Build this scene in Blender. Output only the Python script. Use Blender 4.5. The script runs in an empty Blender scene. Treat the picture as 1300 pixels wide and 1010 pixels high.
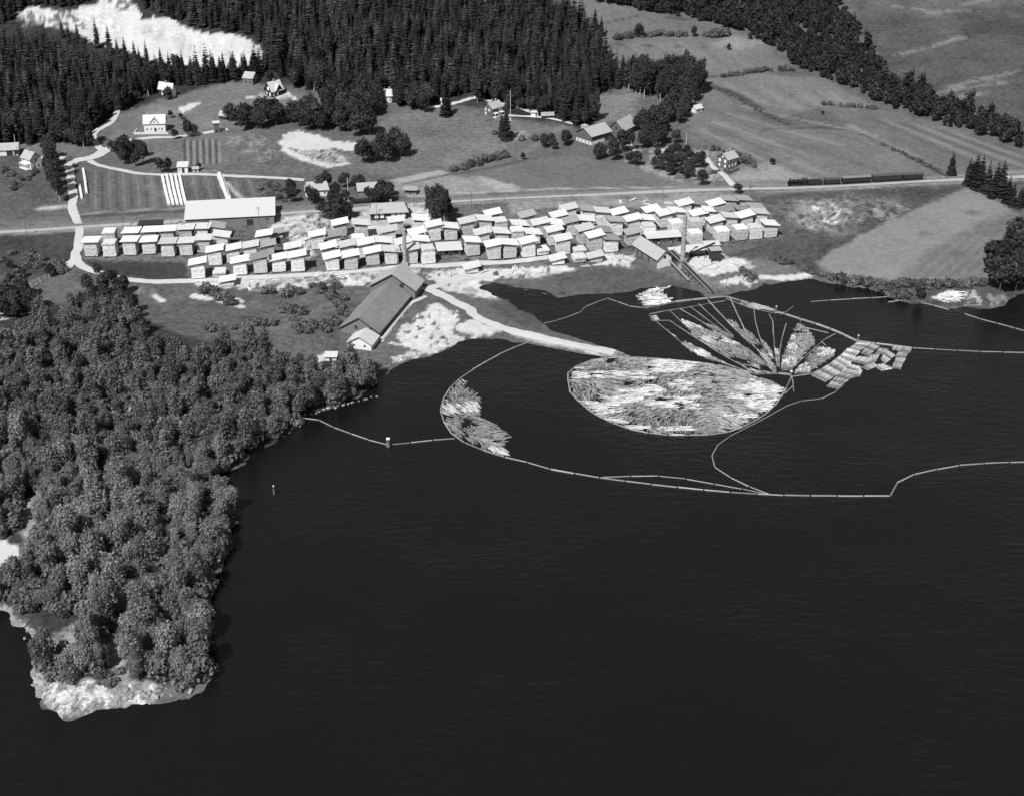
import bpy, math, random
import numpy as np
from mathutils import Vector, Matrix
random.seed(7); rng = np.random.default_rng(11)
R = math.radians
sc = bpy.context.scene
COL = sc.collection

# ------------------------------------------------------------------ camera
H = 270.0; F = 1786.0; PITCH = R(28.1)
cam = bpy.data.objects.new('camera', bpy.data.cameras.new('camera')); COL.objects.link(cam)
cam.location = (0, 0, H); cam.rotation_euler = (R(90) - PITCH, 0, 0)
cam.data.sensor_fit = 'HORIZONTAL'; cam.data.angle = 2 * math.atan(650 / F)
cam.data.clip_start = 1; cam.data.clip_end = 12000
sc.camera = cam

def ray(px, py):
    dx = (px - 650) / F; dy = -(py - 505) / F
    return Vector((dx, math.cos(PITCH) + dy * math.sin(PITCH), -math.sin(PITCH) + dy * math.cos(PITCH)))
def W(px, py):                       # point on the water plane
    d = ray(px, py); t = -H / d.z
    return Vector((d.x * t, d.y * t, 0.0))
def mpp(py): return 307.0 / (py + 449)   # metres per photo pixel across, at this row

def sstep(a, b, x):
    t = np.clip((x - a) / (b - a), 0, 1); return t * t * (3 - 2 * t)
def _hash(i, j, s):
    h = (i * 374761393 + j * 668265263 + s * 1442695041) & 0x7fffffff
    h = ((h ^ (h >> 13)) * 1274126177) & 0x7fffffff
    return ((h ^ (h >> 16)) & 0xffff) / 65535.0
def vnoise(x, y, s=0):
    xi = np.floor(x).astype(np.int64); yi = np.floor(y).astype(np.int64)
    fx = x - xi; fy = y - yi
    fx = fx * fx * (3 - 2 * fx); fy = fy * fy * (3 - 2 * fy)
    a = _hash(xi, yi, s); b = _hash(xi + 1, yi, s); c = _hash(xi, yi + 1, s); d = _hash(xi + 1, yi + 1, s)
    return (a + (b - a) * fx) * (1 - fy) + (c + (d - c) * fx) * fy
def fbm(x, y, s=0, o=4):
    t = 0; a = .5; n = 0
    for k in range(o):
        t = t + a * vnoise(x, y, s + k * 17); n += a; a *= .5; x = x * 2.03 + 3.1; y = y * 2.03 + 7.7
    return t / n

# ------------------------------------------------------------------ shoreline
COAST = [(-700, 700), (-300, 735), (-60, 760), (0, 771), (19, 771), (25, 790), (38, 788), (55, 811), (48, 845), (52, 872), (66, 896), (86, 908),
 (107, 902), (142, 893), (193, 886), (211, 882), (228, 879), (246, 874), (254, 862), (257, 832), (262, 785), (264, 730), (284, 703),
 (288, 689), (295, 663), (293, 643), (277, 615), (274, 597), (304, 588), (314, 574), (340, 560), (366, 545), (382, 529), (398, 522), (433, 511),
 (448, 504), (466, 489), (482, 481), (489, 468), (502, 461), (522, 455), (545, 450), (563, 440), (586, 431), (611, 427), (640, 427), (660, 432),
 (700, 439), (740, 446), (764, 451), (780, 451), (774, 446), (738, 434), (695, 421), (684, 411), (672, 400), (655, 394), (640, 384), (617, 374), (603, 365),
 (625, 357), (650, 361), (696, 367), (710, 376), (734, 372), (770, 371), (797, 369), (812, 364), (853, 361), (880, 366), (897, 374),
 (921, 371), (957, 366), (970, 359), (1000, 356), (1031, 353), (1054, 357), (1084, 362), (1112, 365), (1127, 375), (1153, 382),
 (1198, 388), (1249, 389), (1272, 386), (1282, 377), (1290, 372), (1330, 372), (1420, 368), (1700, 360), (2600, 340), (2600, 2200), (-2600, 2200), (-2600, 800)]
LAKE = np.array([[*W(*p)][:2] for p in COAST[:-3]] + [[1700, 760], [1700, 40], [-1700, 40], [-1700, 420]])
def inside_np(x, y, poly):
    c = np.zeros(x.shape, bool); n = len(poly)
    for i in range(n):
        x1, y1 = poly[i]; x2, y2 = poly[(i + 1) % n]
        if y1 == y2: continue
        c ^= ((y1 > y) != (y2 > y)) & (x < (x2 - x1) * (y - y1) / (y2 - y1) + x1)
    return c
def dist_np(x, y, poly, closed=True):
    d = np.full(x.shape, 1e9); n = len(poly)
    for i in range(n if closed else n - 1):
        x1, y1 = poly[i]; x2, y2 = poly[(i + 1) % n]
        ex, ey = x2 - x1, y2 - y1; L = ex * ex + ey * ey + 1e-12
        t = np.clip(((x - x1) * ex + (y - y1) * ey) / L, 0, 1)
        d = np.minimum(d, np.hypot(x - x1 - t * ex, y - y1 - t * ey))
    return d
def sdf_np(x, y, poly):              # positive outside
    d = dist_np(x, y, poly); return np.where(inside_np(x, y, poly), -d, d)

PITPOLY = None
def height(x, y):
    d = sdf_np(x, y, LAKE); d = d + np.where(np.abs(d) < 25, (fbm(x / 6, y / 6, 77, 3) - .5) * 5.0 + (fbm(x / 1.8, y / 1.8, 79, 2) - .5) * 1.6, 0) * sstep(25, 12, np.abs(d)) * (1 - sstep(-2, 10, x) * (1 - sstep(60, 90, x)) * .7)
    base = 1.6 + 5.0 * sstep(590, 750, y) + 16 * sstep(760, 1350, y)
    wx = 1 - 0.85 * sstep(-20, 230, x)
    hill = 62 * sstep(850, 1320, y) * wx
    roll = (fbm(x / 90, y / 90, 3, 3) - .5) * (1.0 + 7 * sstep(700, 1000, y))
    wood = 7 * sstep(15, 90, d) * (1 - sstep(520, 600, y)) * (1 - sstep(-110, -60, x))
    land = base + hill + wood + roll * sstep(6, 40, d)
    edge = 0.3 + 0.10 * np.maximum(d, 0) + (fbm(x / 5, y / 5, 9, 3) - .5) * .5
    land = np.minimum(land, edge)
    if PITPOLY is not None:
        s = sdf_np(x, y, PITPOLY)
        land = land + np.where(s < 30, sstep(10, -25, s) * ((fbm(x / 24, y / 60, 21, 4) - .5) * 9 + (fbm(x / 6, y / 26, 23, 3) - .5) * 5), 0)
    return np.where(d > 0, land, np.maximum(-6, 0.3 + d * .16))
GX = np.arange(-1100, 1101, 5.0); GY = np.arange(230, 1800, 5.0)
def grid():
    gx, gy = np.meshgrid(GX, GY); return height(gx.ravel(), gy.ravel()).reshape(gx.shape)
GZ = grid()
def gz(x, y):
    fx = min(max((x - GX[0]) / 5.0, 0), len(GX) - 1.001); fy = min(max((y - GY[0]) / 5.0, 0), len(GY) - 1.001)
    i = int(fx); j = int(fy); fx -= i; fy -= j
    return float((GZ[j, i] * (1 - fx) + GZ[j, i + 1] * fx) * (1 - fy) + (GZ[j + 1, i] * (1 - fx) + GZ[j + 1, i + 1] * fx) * fy)
def P(px, py, dz=0.0):               # where the sight line of a pixel meets the terrain
    d = ray(px, py); lo = 250.0; hi = None; t = lo
    while t < 2600:
        p = d * t
        if H + p.z - dz <= max(gz(p.x, p.y), 0): hi = t; break
        lo = t; t += 12
    if hi is None: hi = t
    for _ in range(22):
        m = (lo + hi) / 2; p = d * m
        if H + p.z - dz <= max(gz(p.x, p.y), 0): hi = m
        else: lo = m
    p = d * hi
    return Vector((p.x, p.y, gz(p.x, p.y)))
PIT = [(20, 22), (40, 8), (65, 12), (95, 14), (118, 5), (130, -4), (170, -2), (172, 10), (180, 26), (195, 22), (215, 26), (240, 38), (275, 42), (303, 48), (330, 60), (338, 74),
       (320, 84), (290, 86), (240, 82), (200, 76), (150, 62), (120, 54), (100, 42), (80, 36), (40, 30)]
PITPOLY = np.array([[*P(*p)][:2] for p in PIT]); GZ = grid()

def col(p): return 650 + F * p.x / (p.y * math.cos(PITCH) - (p.z - H) * math.sin(PITCH))
# ------------------------------------------------------------------ materials (grey scale, as the photograph)
def lin(v): v /= 255.0; return v / 12.92 if v < .04045 else ((v + .055) / 1.055) ** 2.4
class NT:
    def __init__(s, name):
        s.m = bpy.data.materials.new(name); s.m.use_nodes = True; s.t = s.m.node_tree; s.n = s.t.nodes; s.l = s.t.links
        s.b = s.n['Principled BSDF']
    def put(s, v, node, i=0):
        if isinstance(v, bpy.types.NodeSocket): s.l.new(v, node.inputs[i])
        else: node.inputs[i].default_value = v
    def math(s, op, a, b=0.0, clamp=False):
        k = s.n.new('ShaderNodeMath'); k.operation = op; k.use_clamp = clamp; s.put(a, k, 0); s.put(b, k, 1); return k.outputs[0]
    def coord(s, which='Object', scale=(1, 1, 1)):
        c = s.n.new('ShaderNodeTexCoord'); mp = s.n.new('ShaderNodeMapping'); mp.inputs['Scale'].default_value = scale
        s.l.new(c.outputs[which], mp.inputs['Vector']); return mp.outputs[0]
    def noise(s, vec, scale, detail=4, rough=.6):
        k = s.n.new('ShaderNodeTexNoise'); k.inputs['Scale'].default_value = scale; k.inputs['Detail'].default_value = detail; k.inputs['Roughness'].default_value = rough
        s.l.new(vec, k.inputs['Vector']); return k.outputs['Fac']
    def ramp(s, v, a, b, c=0., d=1.):
        k = s.n.new('ShaderNodeMapRange'); s.l.new(v, k.inputs[0])
        for i, q in enumerate((a, b, c, d)): k.inputs[i + 1].default_value = q
        return k.outputs[0]
    def bump(s, v, strength, dist):
        k = s.n.new('ShaderNodeBump'); k.inputs['Strength'].default_value = strength; k.inputs['Distance'].default_value = dist
        s.l.new(v, k.inputs['Height']); s.l.new(k.outputs[0], s.b.inputs['Normal'])
    def color(s, v): s.put(v, s.b, 'Base Color') if isinstance(v, bpy.types.NodeSocket) else None
MATS = {}
def mk(name, v, amp=.3, scale=.8, rough=.85, line=None, rnd=0.0, bump=0.0, spec=.2):
    q = NT(name); vec = q.coord()
    n = q.noise(vec, scale); n2 = q.noise(vec, scale * 5.3, 3)
    f = q.math('ADD', q.math('MULTIPLY', q.math('ADD', n, -.5), 2 * amp), q.math('MULTIPLY', q.math('ADD', n2, -.5), 1.2 * amp))
    f = q.math('ADD', f, 1.0)
    if line:                                         # board / plank lines along one axis: (axis scale vector, strength)
        lv = q.coord('Object', line[0]); ln = q.noise(lv, 1.0, 2, .5)
        f = q.math('MULTIPLY', f, q.math('ADD', q.math('MULTIPLY', q.math('ADD', ln, -.5), line[1] * 2), 1.0))
    if rnd:
        oi = q.n.new('ShaderNodeObjectInfo')
        f = q.math('MULTIPLY', f, q.ramp(oi.outputs['Random'], 0, 1, 1 - rnd, 1 + rnd))
    q.color(q.math('MINIMUM', q.math('MULTIPLY', f, v), .88)); q.b.inputs['Roughness'].default_value = rough
    q.b.inputs['Specular IOR Level'].default_value = spec
    if bump: q.bump(n2, .6, bump)
    MATS[name] = q.m; return q.m
mk('sawn_planks', .64, .16, .9, line=((.7, .7, 2.2), .34), rnd=.26)
mk('plank_ends', .42, .3, 2.5, line=((5, 5, 5), .35), rnd=.15)
mk('board_roof', .70, .14, .5, line=((2.2, .2, .25), .16), rnd=.22)
mk('weathered_roof', .34, .18, .5, line=((3.2, .25, .25), .2), rnd=.25)
mk('dark_wood', .045, .3, 1.0)
mk('eave_edge_shade', .035, .2, 1.0)  # dark roof edges and undersides; shadow under the overhang is put into the colour
mk('red_boards', .13, .15, 1.2, line=((4, 4, .3), .15))
mk('grey_boards', .20, .2, 1.0, line=((4, 4, .3), .25))
mk('white_boards', .78, .06, .8, line=((4, 4, .3), .05))
mk('white_stone', .72, .12, 1.0)
mk('felt_roof', .25, .28, .16, line=((.3, .3, .3), .12), bump=.03)
mk('pale_felt_roof', .42, .2, .3, line=((2.0, .15, .15), .12))
mk('tile_roof', .42, .12, .6, line=((.4, 3, 3), .12))
mk('white_roof', .62, .06, .4, line=((2.5, .2, .2), .07))
mk('brick', .36, .2, .7, line=((.3, .3, 3), .12))
mk('soot', .03, .2, 1)
mk('window_glass', .05, .2, 1.0, rough=.1, spec=.6)
mk('white_paint', .80, .04, 1.0)
mk('black_iron', .012, .3, 2.0, rough=.5, spec=.4)
mk('coach_paint', .030, .2, 1.0, rough=.5, spec=.4, rnd=.3)
mk('coach_roof', .09, .2, .8); mk('pale_coach_roof', .22, .2, .8)
mk('steel_rail', .30, .2, 1.0, rough=.5)
mk('track_ballast', .34, .3, .25); mk('gravel', .56, .14, .12, bump=.05); mk('dirt', .42, .2, .12, bump=.05)
mk('tree_bark', .09, .3, 3.0); mk('birch_bark', .45, .3, 3.0)
mk('pole_wood', .13, .3, 2.0); mk('trestle_wood', .20, .35, 1.5)
mk('boom_wood', .30, .3, .5, rnd=.3); mk('wet_wood', .20, .3, .6)
mk('boulder_stone', .34, .35, .8, bump=.2, rnd=.25)
mk('cabbage_crop', .30, .3, 2.0)

def leafmat(name, v, rnd, tr=.25):
    q = NT(name); oi = q.n.new('ShaderNodeObjectInfo')
    at = q.n.new('ShaderNodeAttribute'); at.attribute_name = 'tone'
    f = q.math('MULTIPLY', q.ramp(oi.outputs['Random'], 0, 1, 1 - rnd, 1 + rnd), at.outputs['Fac'])
    v = q.math('MULTIPLY', f, v); q.color(v)
    q.b.inputs['Roughness'].default_value = .6; q.b.inputs['Specular IOR Level'].default_value = .25
    if tr:
        t = q.n.new('ShaderNodeBsdfTranslucent'); q.l.new(v, t.inputs['Color'])
        mx = q.n.new('ShaderNodeMixShader'); mx.inputs[0].default_value = tr
        q.l.new(q.b.outputs[0], mx.inputs[1]); q.l.new(t.outputs[0], mx.inputs[2])
        q.l.new(mx.outputs[0], q.n['Material Output'].inputs['Surface'])
    MATS[name] = q.m
leafmat('broad_leaves', .235, .30, .35); leafmat('bush_leaves', .19, .3, .35); leafmat('needles', .028, .35, .15); leafmat('grove_leaves', .058, .28, .3)
def logmat(name, v):
    q = NT(name); at = q.n.new('ShaderNodeAttribute'); at.attribute_name = 'tone'
    n = q.noise(q.coord(), 1.5)
    q.color(q.math('MULTIPLY', q.math('MULTIPLY', at.outputs['Fac'], q.ramp(n, .2, .8, .75, 1.2)), v)); q.b.inputs['Roughness'].default_value = .7
    MATS[name] = q.m
logmat('log_wood', .62)

# ------------------------------------------------------------------ mesh helper
class MB:
    def __init__(s): s.v = []; s.f = []; s.mi = []; s.tone = None
    def face(s, pts, m=0):
        i = len(s.v); s.v += [tuple(p) for p in pts]; s.f.append(tuple(range(i, i + len(pts)))); s.mi.append(m)
    def hexa(s, p, m=0, mt=None):    # p: 4 bottom (ccw from above) + 4 top
        i = len(s.v); s.v += [tuple(q) for q in p]
        for k, f in enumerate(((3, 2, 1, 0), (4, 5, 6, 7), (0, 1, 5, 4), (1, 2, 6, 5), (2, 3, 7, 6), (3, 0, 4, 7))):
            s.f.append(tuple(i + q for q in f)); s.mi.append(mt if (mt is not None and k == 1) else m)
    def box(s, x0, x1, y0, y1, z0, z1, m=0, mt=None):
        s.hexa([(x0, y0, z0), (x1, y0, z0), (x1, y1, z0), (x0, y1, z0), (x0, y0, z1), (x1, y0, z1), (x1, y1, z1), (x0, y1, z1)], m, mt)
    def beam(s, a, b, w, h=None, m=0):
        a = Vector(a); b = Vector(b); h = h or w; d = (b - a)
        if d.length < 1e-6: return
        d.normalize(); up = Vector((0, 0, 1)) if abs(d.z) < .95 else Vector((0, 1, 0))
        x = d.cross(up).normalized() * (w / 2); z = x.cross(d).normalized() * (h / 2)
        s.hexa([a - x - z, a + x - z, b + x - z, b - x - z, a - x + z, a + x + z, b + x + z, b - x + z], m)
    def tube(s, a, b, r0, r1, n=8, m=0, mcap=None):
        a = Vector(a); b = Vector(b); d = (b - a).normalized(); up = Vector((0, 0, 1)) if abs(d.z) < .95 else Vector((1, 0, 0))
        x = d.cross(up).normalized(); y = d.cross(x)
        i = len(s.v)
        for p, r in ((a, r0), (b, r1)):
            for k in range(n):
                t = 2 * math.pi * k / n; s.v.append(tuple(p + x * (r * math.cos(t)) + y * (r * math.sin(t))))
        for k in range(n):
            j = (k + 1) % n; s.f.append((i + k, i + n + k, i + n + j, i + j)); s.mi.append(m)
        mc = m if mcap is None else mcap
        s.f.append(tuple(i + k for k in range(n))); s.mi.append(mc); s.f.append(tuple(i + n + k for k in reversed(range(n)))); s.mi.append(mc)
    def mesh(s, name, mats):
        me = bpy.data.meshes.new(name); me.from_pydata(s.v, [], s.f)
        for m in mats: me.materials.append(MATS[m] if isinstance(m, str) else m)
        me.polygons.foreach_set('material_index', s.mi)
        me.update(); return me
def link(name, me, parent=None):
    o = bpy.data.objects.new(name, me); COL.objects.link(o)
    if parent is not None: o.parent = parent
    return o
def build(name, mb, mats, parent=None): return link(name, mb.mesh(name, mats if isinstance(mats, (list, tuple)) else [mats]), parent)
def tag(o, label=None, cat=None, group=None, kind=None):
    if label: o['label'] = label
    if cat: o['category'] = cat
    if group: o['group'] = group
    if kind: o['kind'] = kind
    return o
def empty(name, loc, rz=0, label=None, cat=None, group=None):
    o = bpy.data.objects.new(name, None); COL.objects.link(o); o.empty_display_size = .5
    o.location = loc; o.rotation_euler = (0, 0, rz); return tag(o, label, cat, group)
KIDS = {}
def dup(root, loc, rz, label=None, group=None, scale=None):
    r = root.copy(); COL.objects.link(r); r.location = loc; r.rotation_euler = (0, 0, rz)
    if scale: r.scale = scale
    if label: r['label'] = label
    if group: r['group'] = group
    for ch in KIDS[root.name]:
        c = ch.copy(); COL.objects.link(c); c.parent = r
    return r
def npmesh(name, v, f, mats, tone=None, mi=None):   # v (n,3), f (m,k) with k = 3 or 4
    me = bpy.data.meshes.new(name); n = len(v); m, k = f.shape
    me.vertices.add(n); me.vertices.foreach_set('co', np.ascontiguousarray(v, np.float32).ravel())
    me.loops.add(m * k); me.loops.foreach_set('vertex_index', np.ascontiguousarray(f, np.int32).ravel())
    me.polygons.add(m); me.polygons.foreach_set('loop_start', np.arange(0, m * k, k, dtype=np.int32))
    for q in mats: me.materials.append(MATS[q])
    if mi is not None: me.polygons.foreach_set('material_index', np.ascontiguousarray(mi, np.int32))
    me.update(calc_edges=True)
    if tone is not None:
        a = me.attributes.new('tone', 'FLOAT', 'POINT'); a.data.foreach_set('value', np.ascontiguousarray(tone, np.float32))
    return me

# ------------------------------------------------------------------ sky, sun, water
SA, SE = R(28), R(50)                # sun stands behind the viewer's left shoulder
sdir = Vector((-math.sin(SA) * math.cos(SE), -math.cos(SA) * math.cos(SE), math.sin(SE)))
world = bpy.data.worlds.new('World'); sc.world = world; world.use_nodes = True
wt = world.node_tree; bg = wt.nodes['Background']
sky = wt.nodes.new('ShaderNodeTexSky'); sky.sky_type = 'NISHITA'; sky.sun_disc = False
sky.sun_elevation = SE; sky.sun_rotation = math.atan2(sdir.x, sdir.y)
bw = wt.nodes.new('ShaderNodeRGBToBW'); wt.links.new(sky.outputs[0], bw.inputs[0]); wt.links.new(bw.outputs[0], bg.inputs['Color'])
bg.inputs['Strength'].default_value = .07
sun = bpy.data.objects.new('sun', bpy.data.lights.new('sun', 'SUN')); COL.objects.link(sun)
sun.data.energy = 4.6; sun.data.angle = R(.5); sun.rotation_euler = (-sdir).to_track_quat('-Z', 'Y').to_euler(); sun.location = (0, 0, 600)
sun.data.color = (1, 1, 1)
sc.view_settings.view_transform = 'Standard'; sc.view_settings.look = 'None'; sc.view_settings.exposure = 0; sc.view_settings.gamma = 1

q = NT('lake_water'); q.b.inputs['Base Color'].default_value = (.007, .007, .007, 1); q.b.inputs['Roughness'].default_value = .16
q.b.inputs['IOR'].default_value = 1.33; q.b.inputs['Specular IOR Level'].default_value = 1.0
v1 = q.coord('Object', (.10, .30, 1)); v1.node.inputs['Rotation'].default_value = (0, 0, R(-18))
n1 = q.noise(v1, 1.3, 4, .65); n2 = q.noise(q.coord('Object', (1, 1, 1)), .012, 4, .6)
q.bump(q.math('MULTIPLY', n1, q.ramp(n2, .38, .62, .15, 1.0)), .8, .6); MATS['lake_water'] = q.m
mb = MB(); mb.face([(-2200, -300, 0), (2200, -300, 0), (2200, 800, 0), (-2200, 800, 0)])
tag(build('water', mb, 'lake_water'), kind='structure')
# ------------------------------------------------------------------ terrain: one sheet, finer near the lake, coarser far off
ang = np.concatenate([np.arange(-62, -30, .8), np.arange(-30, 30.01, .075), np.arange(30.8, 62.1, .8)]) * math.pi / 180
rad = [236.0]
while rad[-1] < 1500: rad.append(rad[-1] + 2.0 * (rad[-1] ** 2 + H * H) / (H * F))
while rad[-1] < 7000: rad.append(rad[-1] * 1.04)
rad = np.array(rad)
AA, RR = np.meshgrid(ang, rad); TX = (RR * np.sin(AA)).ravel(); TY = (RR * np.cos(AA)).ravel()
TZ = np.empty_like(TX)
for i in range(0, len(TX), 60000): TZ[i:i + 60000] = height(TX[i:i + 60000], TY[i:i + 60000])
na = len(ang); nr = len(rad)
idx = np.arange(nr * na).reshape(nr, na)
quads = np.stack([idx[:-1, :-1], idx[:-1, 1:], idx[1:, 1:], idx[1:, :-1]], -1).reshape(-1, 4)
keep = TZ[quads].max(1) > -2.5; quads = quads[keep]
used = np.zeros(len(TX), bool); used[quads.ravel()] = True
remap = np.cumsum(used) - 1; quads = remap[quads]; TX, TY, TZ = TX[used], TY[used], TZ[used]
KA = 1.38
TONE = np.full(len(TX), lin(84) * KA); AMP = np.full(len(TX), .30)
WOB = (fbm(TX / 9, TY / 9, 31, 3) - .5) * 2
WOB2 = (fbm(TX / 2.5, TY / 2.5, 37, 3) - .5) * 2
def paint(poly, v, amp=.3, soft=3.0, wob=4.0, op=1.0, patchy=0.0, seed=0, fine=False):
    pw = np.array([[*P(*p)][:2] for p in poly])
    m = soft + wob + 4
    s = np.nonzero((TX > pw[:, 0].min() - m) & (TX < pw[:, 0].max() + m) & (TY > pw[:, 1].min() - m) & (TY < pw[:, 1].max() + m))[0]
    if not len(s): return
    x, y = TX[s], TY[s]
    d = sdf_np(x, y, pw) + WOB[s] * wob + WOB2[s] * min(wob, 2.0)
    a = sstep(soft, -soft, d) * op
    if patchy:                                      # ragged cover: only where the patch noise is high
        q = fbm(x / 7 + seed, y / 14 + seed, 50 + seed, 4); a = a * sstep(patchy - .1, patchy + .06, q) if not fine else a * sstep(patchy - .04, patchy + .04, fbm(x / 2.2 + seed, y / 4 + seed, 50 + seed, 4) * .6 + q * .4)
    TONE[s] = TONE[s] * (1 - a) + lin(v) * KA * a; AMP[s] = AMP[s] * (1 - a) + amp * a
def stripe(pts, w, v, op=1.0, soft=.6, wob=.8, amp=.15, patchy=0.0, seed=0):
    pw = np.array([[*P(*p)][:2] for p in pts]); m = w + soft + wob + 3
    s = np.nonzero((TX > pw[:, 0].min() - m) & (TX < pw[:, 0].max() + m) & (TY > pw[:, 1].min() - m) & (TY < pw[:, 1].max() + m))[0]
    if not len(s): return
    d = dist_np(TX[s], TY[s], pw, False) - w / 2 + WOB[s] * wob
    a = sstep(soft, -soft, d) * op
    if patchy: a = a * sstep(patchy - .1, patchy + .06, fbm(TX[s] / 7 + seed, TY[s] / 14 + seed, 60 + seed, 4))
    TONE[s] = TONE[s] * (1 - a) + lin(v) * KA * a; AMP[s] = AMP[s] * (1 - a) + amp * a
# wide fields and woods floors
paint([(-300, -60), (700, -60), (740, 30), (780, 110), (740, 165), (560, 130), (380, 110), (300, 110), (160, 140), (100, 185), (-300, 190)], 46, .4, 6, 8)
paint([(660, -30), (760, 0), (850, 22), (780, 50), (770, 60), (740, 30)], 96, .2, 3, 3)
paint([(750, 32), (820, 18), (900, 26), (960, 48), (1000, 78), (985, 82), (930, 70), (800, 52)], 92, .2, 2, 3)
paint([(765, 55), (850, 52), (935, 60), (1000, 80), (985, 92), (900, 97), (820, 82), (770, 75)], 98, .2, 2, 3)
paint([(895, 60), (935, 46), (968, 54), (935, 64)], 112, .2, 3, 4)
paint([(890, 100), (960, 94), (1040, 98), (1095, 125), (1110, 136), (1050, 133), (990, 150), (940, 120)], 100, .2, 2, 3)
paint([(870, 145), (895, 105), (980, 160), (1080, 162), (1200, 222), (1180, 228), (1000, 240), (945, 228), (880, 180)], 96, .2, 3, 3)
paint([(1045, 135), (1120, 140), (1200, 160), (1300, 190), (1400, 215), (1400, 225), (1205, 224), (1080, 163)], 92, .2, 2, 3)
paint([(1085, 30), (1095, -60), (1700, -60), (1700, 230), (1400, 200), (1300, 178), (1190, 120), (1105, 95), (1120, 80)], 72, .35, 4, 6)
paint([(1110, -20), (1240, -20), (1300, 5), (1180, 20), (1100, 15)], 84, .3, 5, 10, .8)
paint([(1220, 25), (1330, 20), (1400, 50), (1230, 45)], 58, .3, 6, 10, .8)
for k, (a, b) in enumerate([((1205, 112), (1290, 90)), ((1190, 118), (1270, 105)), ((1195, 128), (1250, 118)), ((1165, 112), (1185, 120)), ((1215, 8), (1260, -2)), ((1180, 16), (1240, 14)), ((1125, 8), (1170, 12)), ((1140, 70), (1220, 48))]):
    stripe([a, b], 5, 112, .8, 3, 3, .3, .40, k)
# far diagonals
for (a_, b_) in (((765, 56), (930, 60)), ((752, 33), (815, 19)), ((818, 20), (900, 27)), ((770, 76), (895, 98)), ((895, 98), (985, 91)), ((500, 222), (580, 216)), ((590, 230), (660, 243))): stripe([a_, b_], 1.6, 58, .8, .8, 1.2)
for k in range(6): stripe([(775 + k * 30, 58 + k), (800 + k * 32, 82 + k * 2)], 2.2, 114 if k % 2 else 82, .75, 1.5, 1.5)
for k in range(8): stripe([(900 + k * 22, 104 + k * 2), (960 + k * 18, 134 + k * 1)], 2.2, 116 if k % 2 else 82, .75, 1.5, 1.5)
for k in range(7): stripe([(610 + k * 42, 236 - k * 3), (690 + k * 34, 205 + k * 3)], 2.4, 106 if k % 2 else 78, .7, 1.5, 1.5)
stripe([(970, 165), (1045, 162), (1080, 165), (1130, 185), (1205, 226)], 3.5, 52, .8, 1.5, 1.5)
stripe([(893, 107), (940, 122), (985, 152), (1000, 158)], 6, 55, .9, 2, 2)
stripe([(1080, 160), (1120, 180), (1160, 198)], 4, 120, .6, 2, 2)
stripe([(985, 195), (1030, 215), (1080, 232)], 6, 118, .6, 4, 2); stripe([(990, 180), (1060, 198), (1130, 222)], 3, 74, .6, 2, 2)
paint([(940, 212), (980, 208), (1030, 225), (1050, 236), (960, 240), (938, 232)], 122, .2, 4, 4)
stripe([(900, 140), (950, 155), (1000, 172)], 4, 82, .6, 3, 3)
for k in range(9):                                   # mown strips
    stripe([(880 + k * 9, 170 - k * 5), (960 + k * 22, 215 - k * 6)], 3.0, 116 if k % 2 else 80, .75, 1.5, 1.5)
for k in range(7):
    stripe([(1100 + k * 22, 148 + k * 4), (1230 + k * 26, 205 + k * 3)], 4.0, 112 if k % 2 else 78, .75, 1.5, 1.5)
# meadow by the village
paint([(490, 150), (560, 135), (600, 140), (720, 165), (730, 180), (700, 200), (630, 208), (580, 216), (500, 222), (330, 222), (230, 218), (185, 205), (200, 178), (300, 165), (480, 165)], 92, .32, 3, 4)
paint([(480, 195), (560, 175), (640, 185), (620, 205), (520, 212)], 104, .35, 8, 10, .6, .45, 3)
paint([(330, 160), (460, 160), (470, 225), (330, 228)], 84, .35, 6, 6, .5)
paint([(500, 222), (580, 216), (700, 200), (725, 196), (790, 210), (900, 238), (860, 241), (640, 250), (590, 230)], 92, .2, 2, 3)
paint([(500, 228), (575, 222), (600, 225), (660, 240), (610, 249), (520, 252), (490, 240)], 122, .25, 3, 3)
paint([(492, 229), (558, 216), (570, 220), (512, 233)], 136, .12, 1, 1); stripe([(512, 234), (575, 221)], 3, 72, .8, 1, 1)
paint([(595, 224), (610, 223), (665, 240), (640, 245)], 138, .2, 2, 2)
stripe([(575, 222), (640, 210), (700, 196), (725, 180)], 2.5, 62, .7, 1, 1)
paint([(740, 120), (812, 118), (800, 150), (760, 158), (745, 140)], 102, .25, 3, 3)
paint([(650, 190), (690, 165), (728, 160), (735, 172), (690, 200)], 88, .25, 3, 3)
stripe([(665, 195), (715, 160)], 4, 116, .5, 3, 1)
paint([(640, 172), (665, 165), (672, 172), (648, 180)], 135, .3, 4, 4, .8)
# manor garden
paint([(800, 190), (850, 186), (900, 194), (925, 225), (895, 240), (850, 228), (790, 205)], 124, .4, 4, 5, 1, .46, 5, True)
paint([(926, 222), (990, 214), (1040, 230), (990, 238), (935, 238)], 125, .2, 3, 3)
# hillside around the white houses
paint([(140, 165), (145, 145), (200, 128), (230, 120), (290, 105), (330, 108), (400, 125), (410, 140), (330, 160), (280, 165), (200, 182), (150, 183)], 96, .25, 3, 4)
paint([(196, 133), (225, 137), (250, 142), (200, 150), (185, 140)], 112, .25, 3, 3, .8)
paint([(225, 137), (255, 129), (252, 133), (232, 142)], 230, .08, 1.0, 1.0)
paint([(240, 145), (290, 152), (275, 163), (245, 160)], 108, .25, 3, 3, .8)
paint([(330, 118), (372, 121), (366, 127), (330, 127)], 150, .3, 1.5, 2, .8)
stripe([(315, 124), (330, 121), (346, 127), (365, 119), (376, 127)], 2.5, 228, .9, .8, .6)
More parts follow.
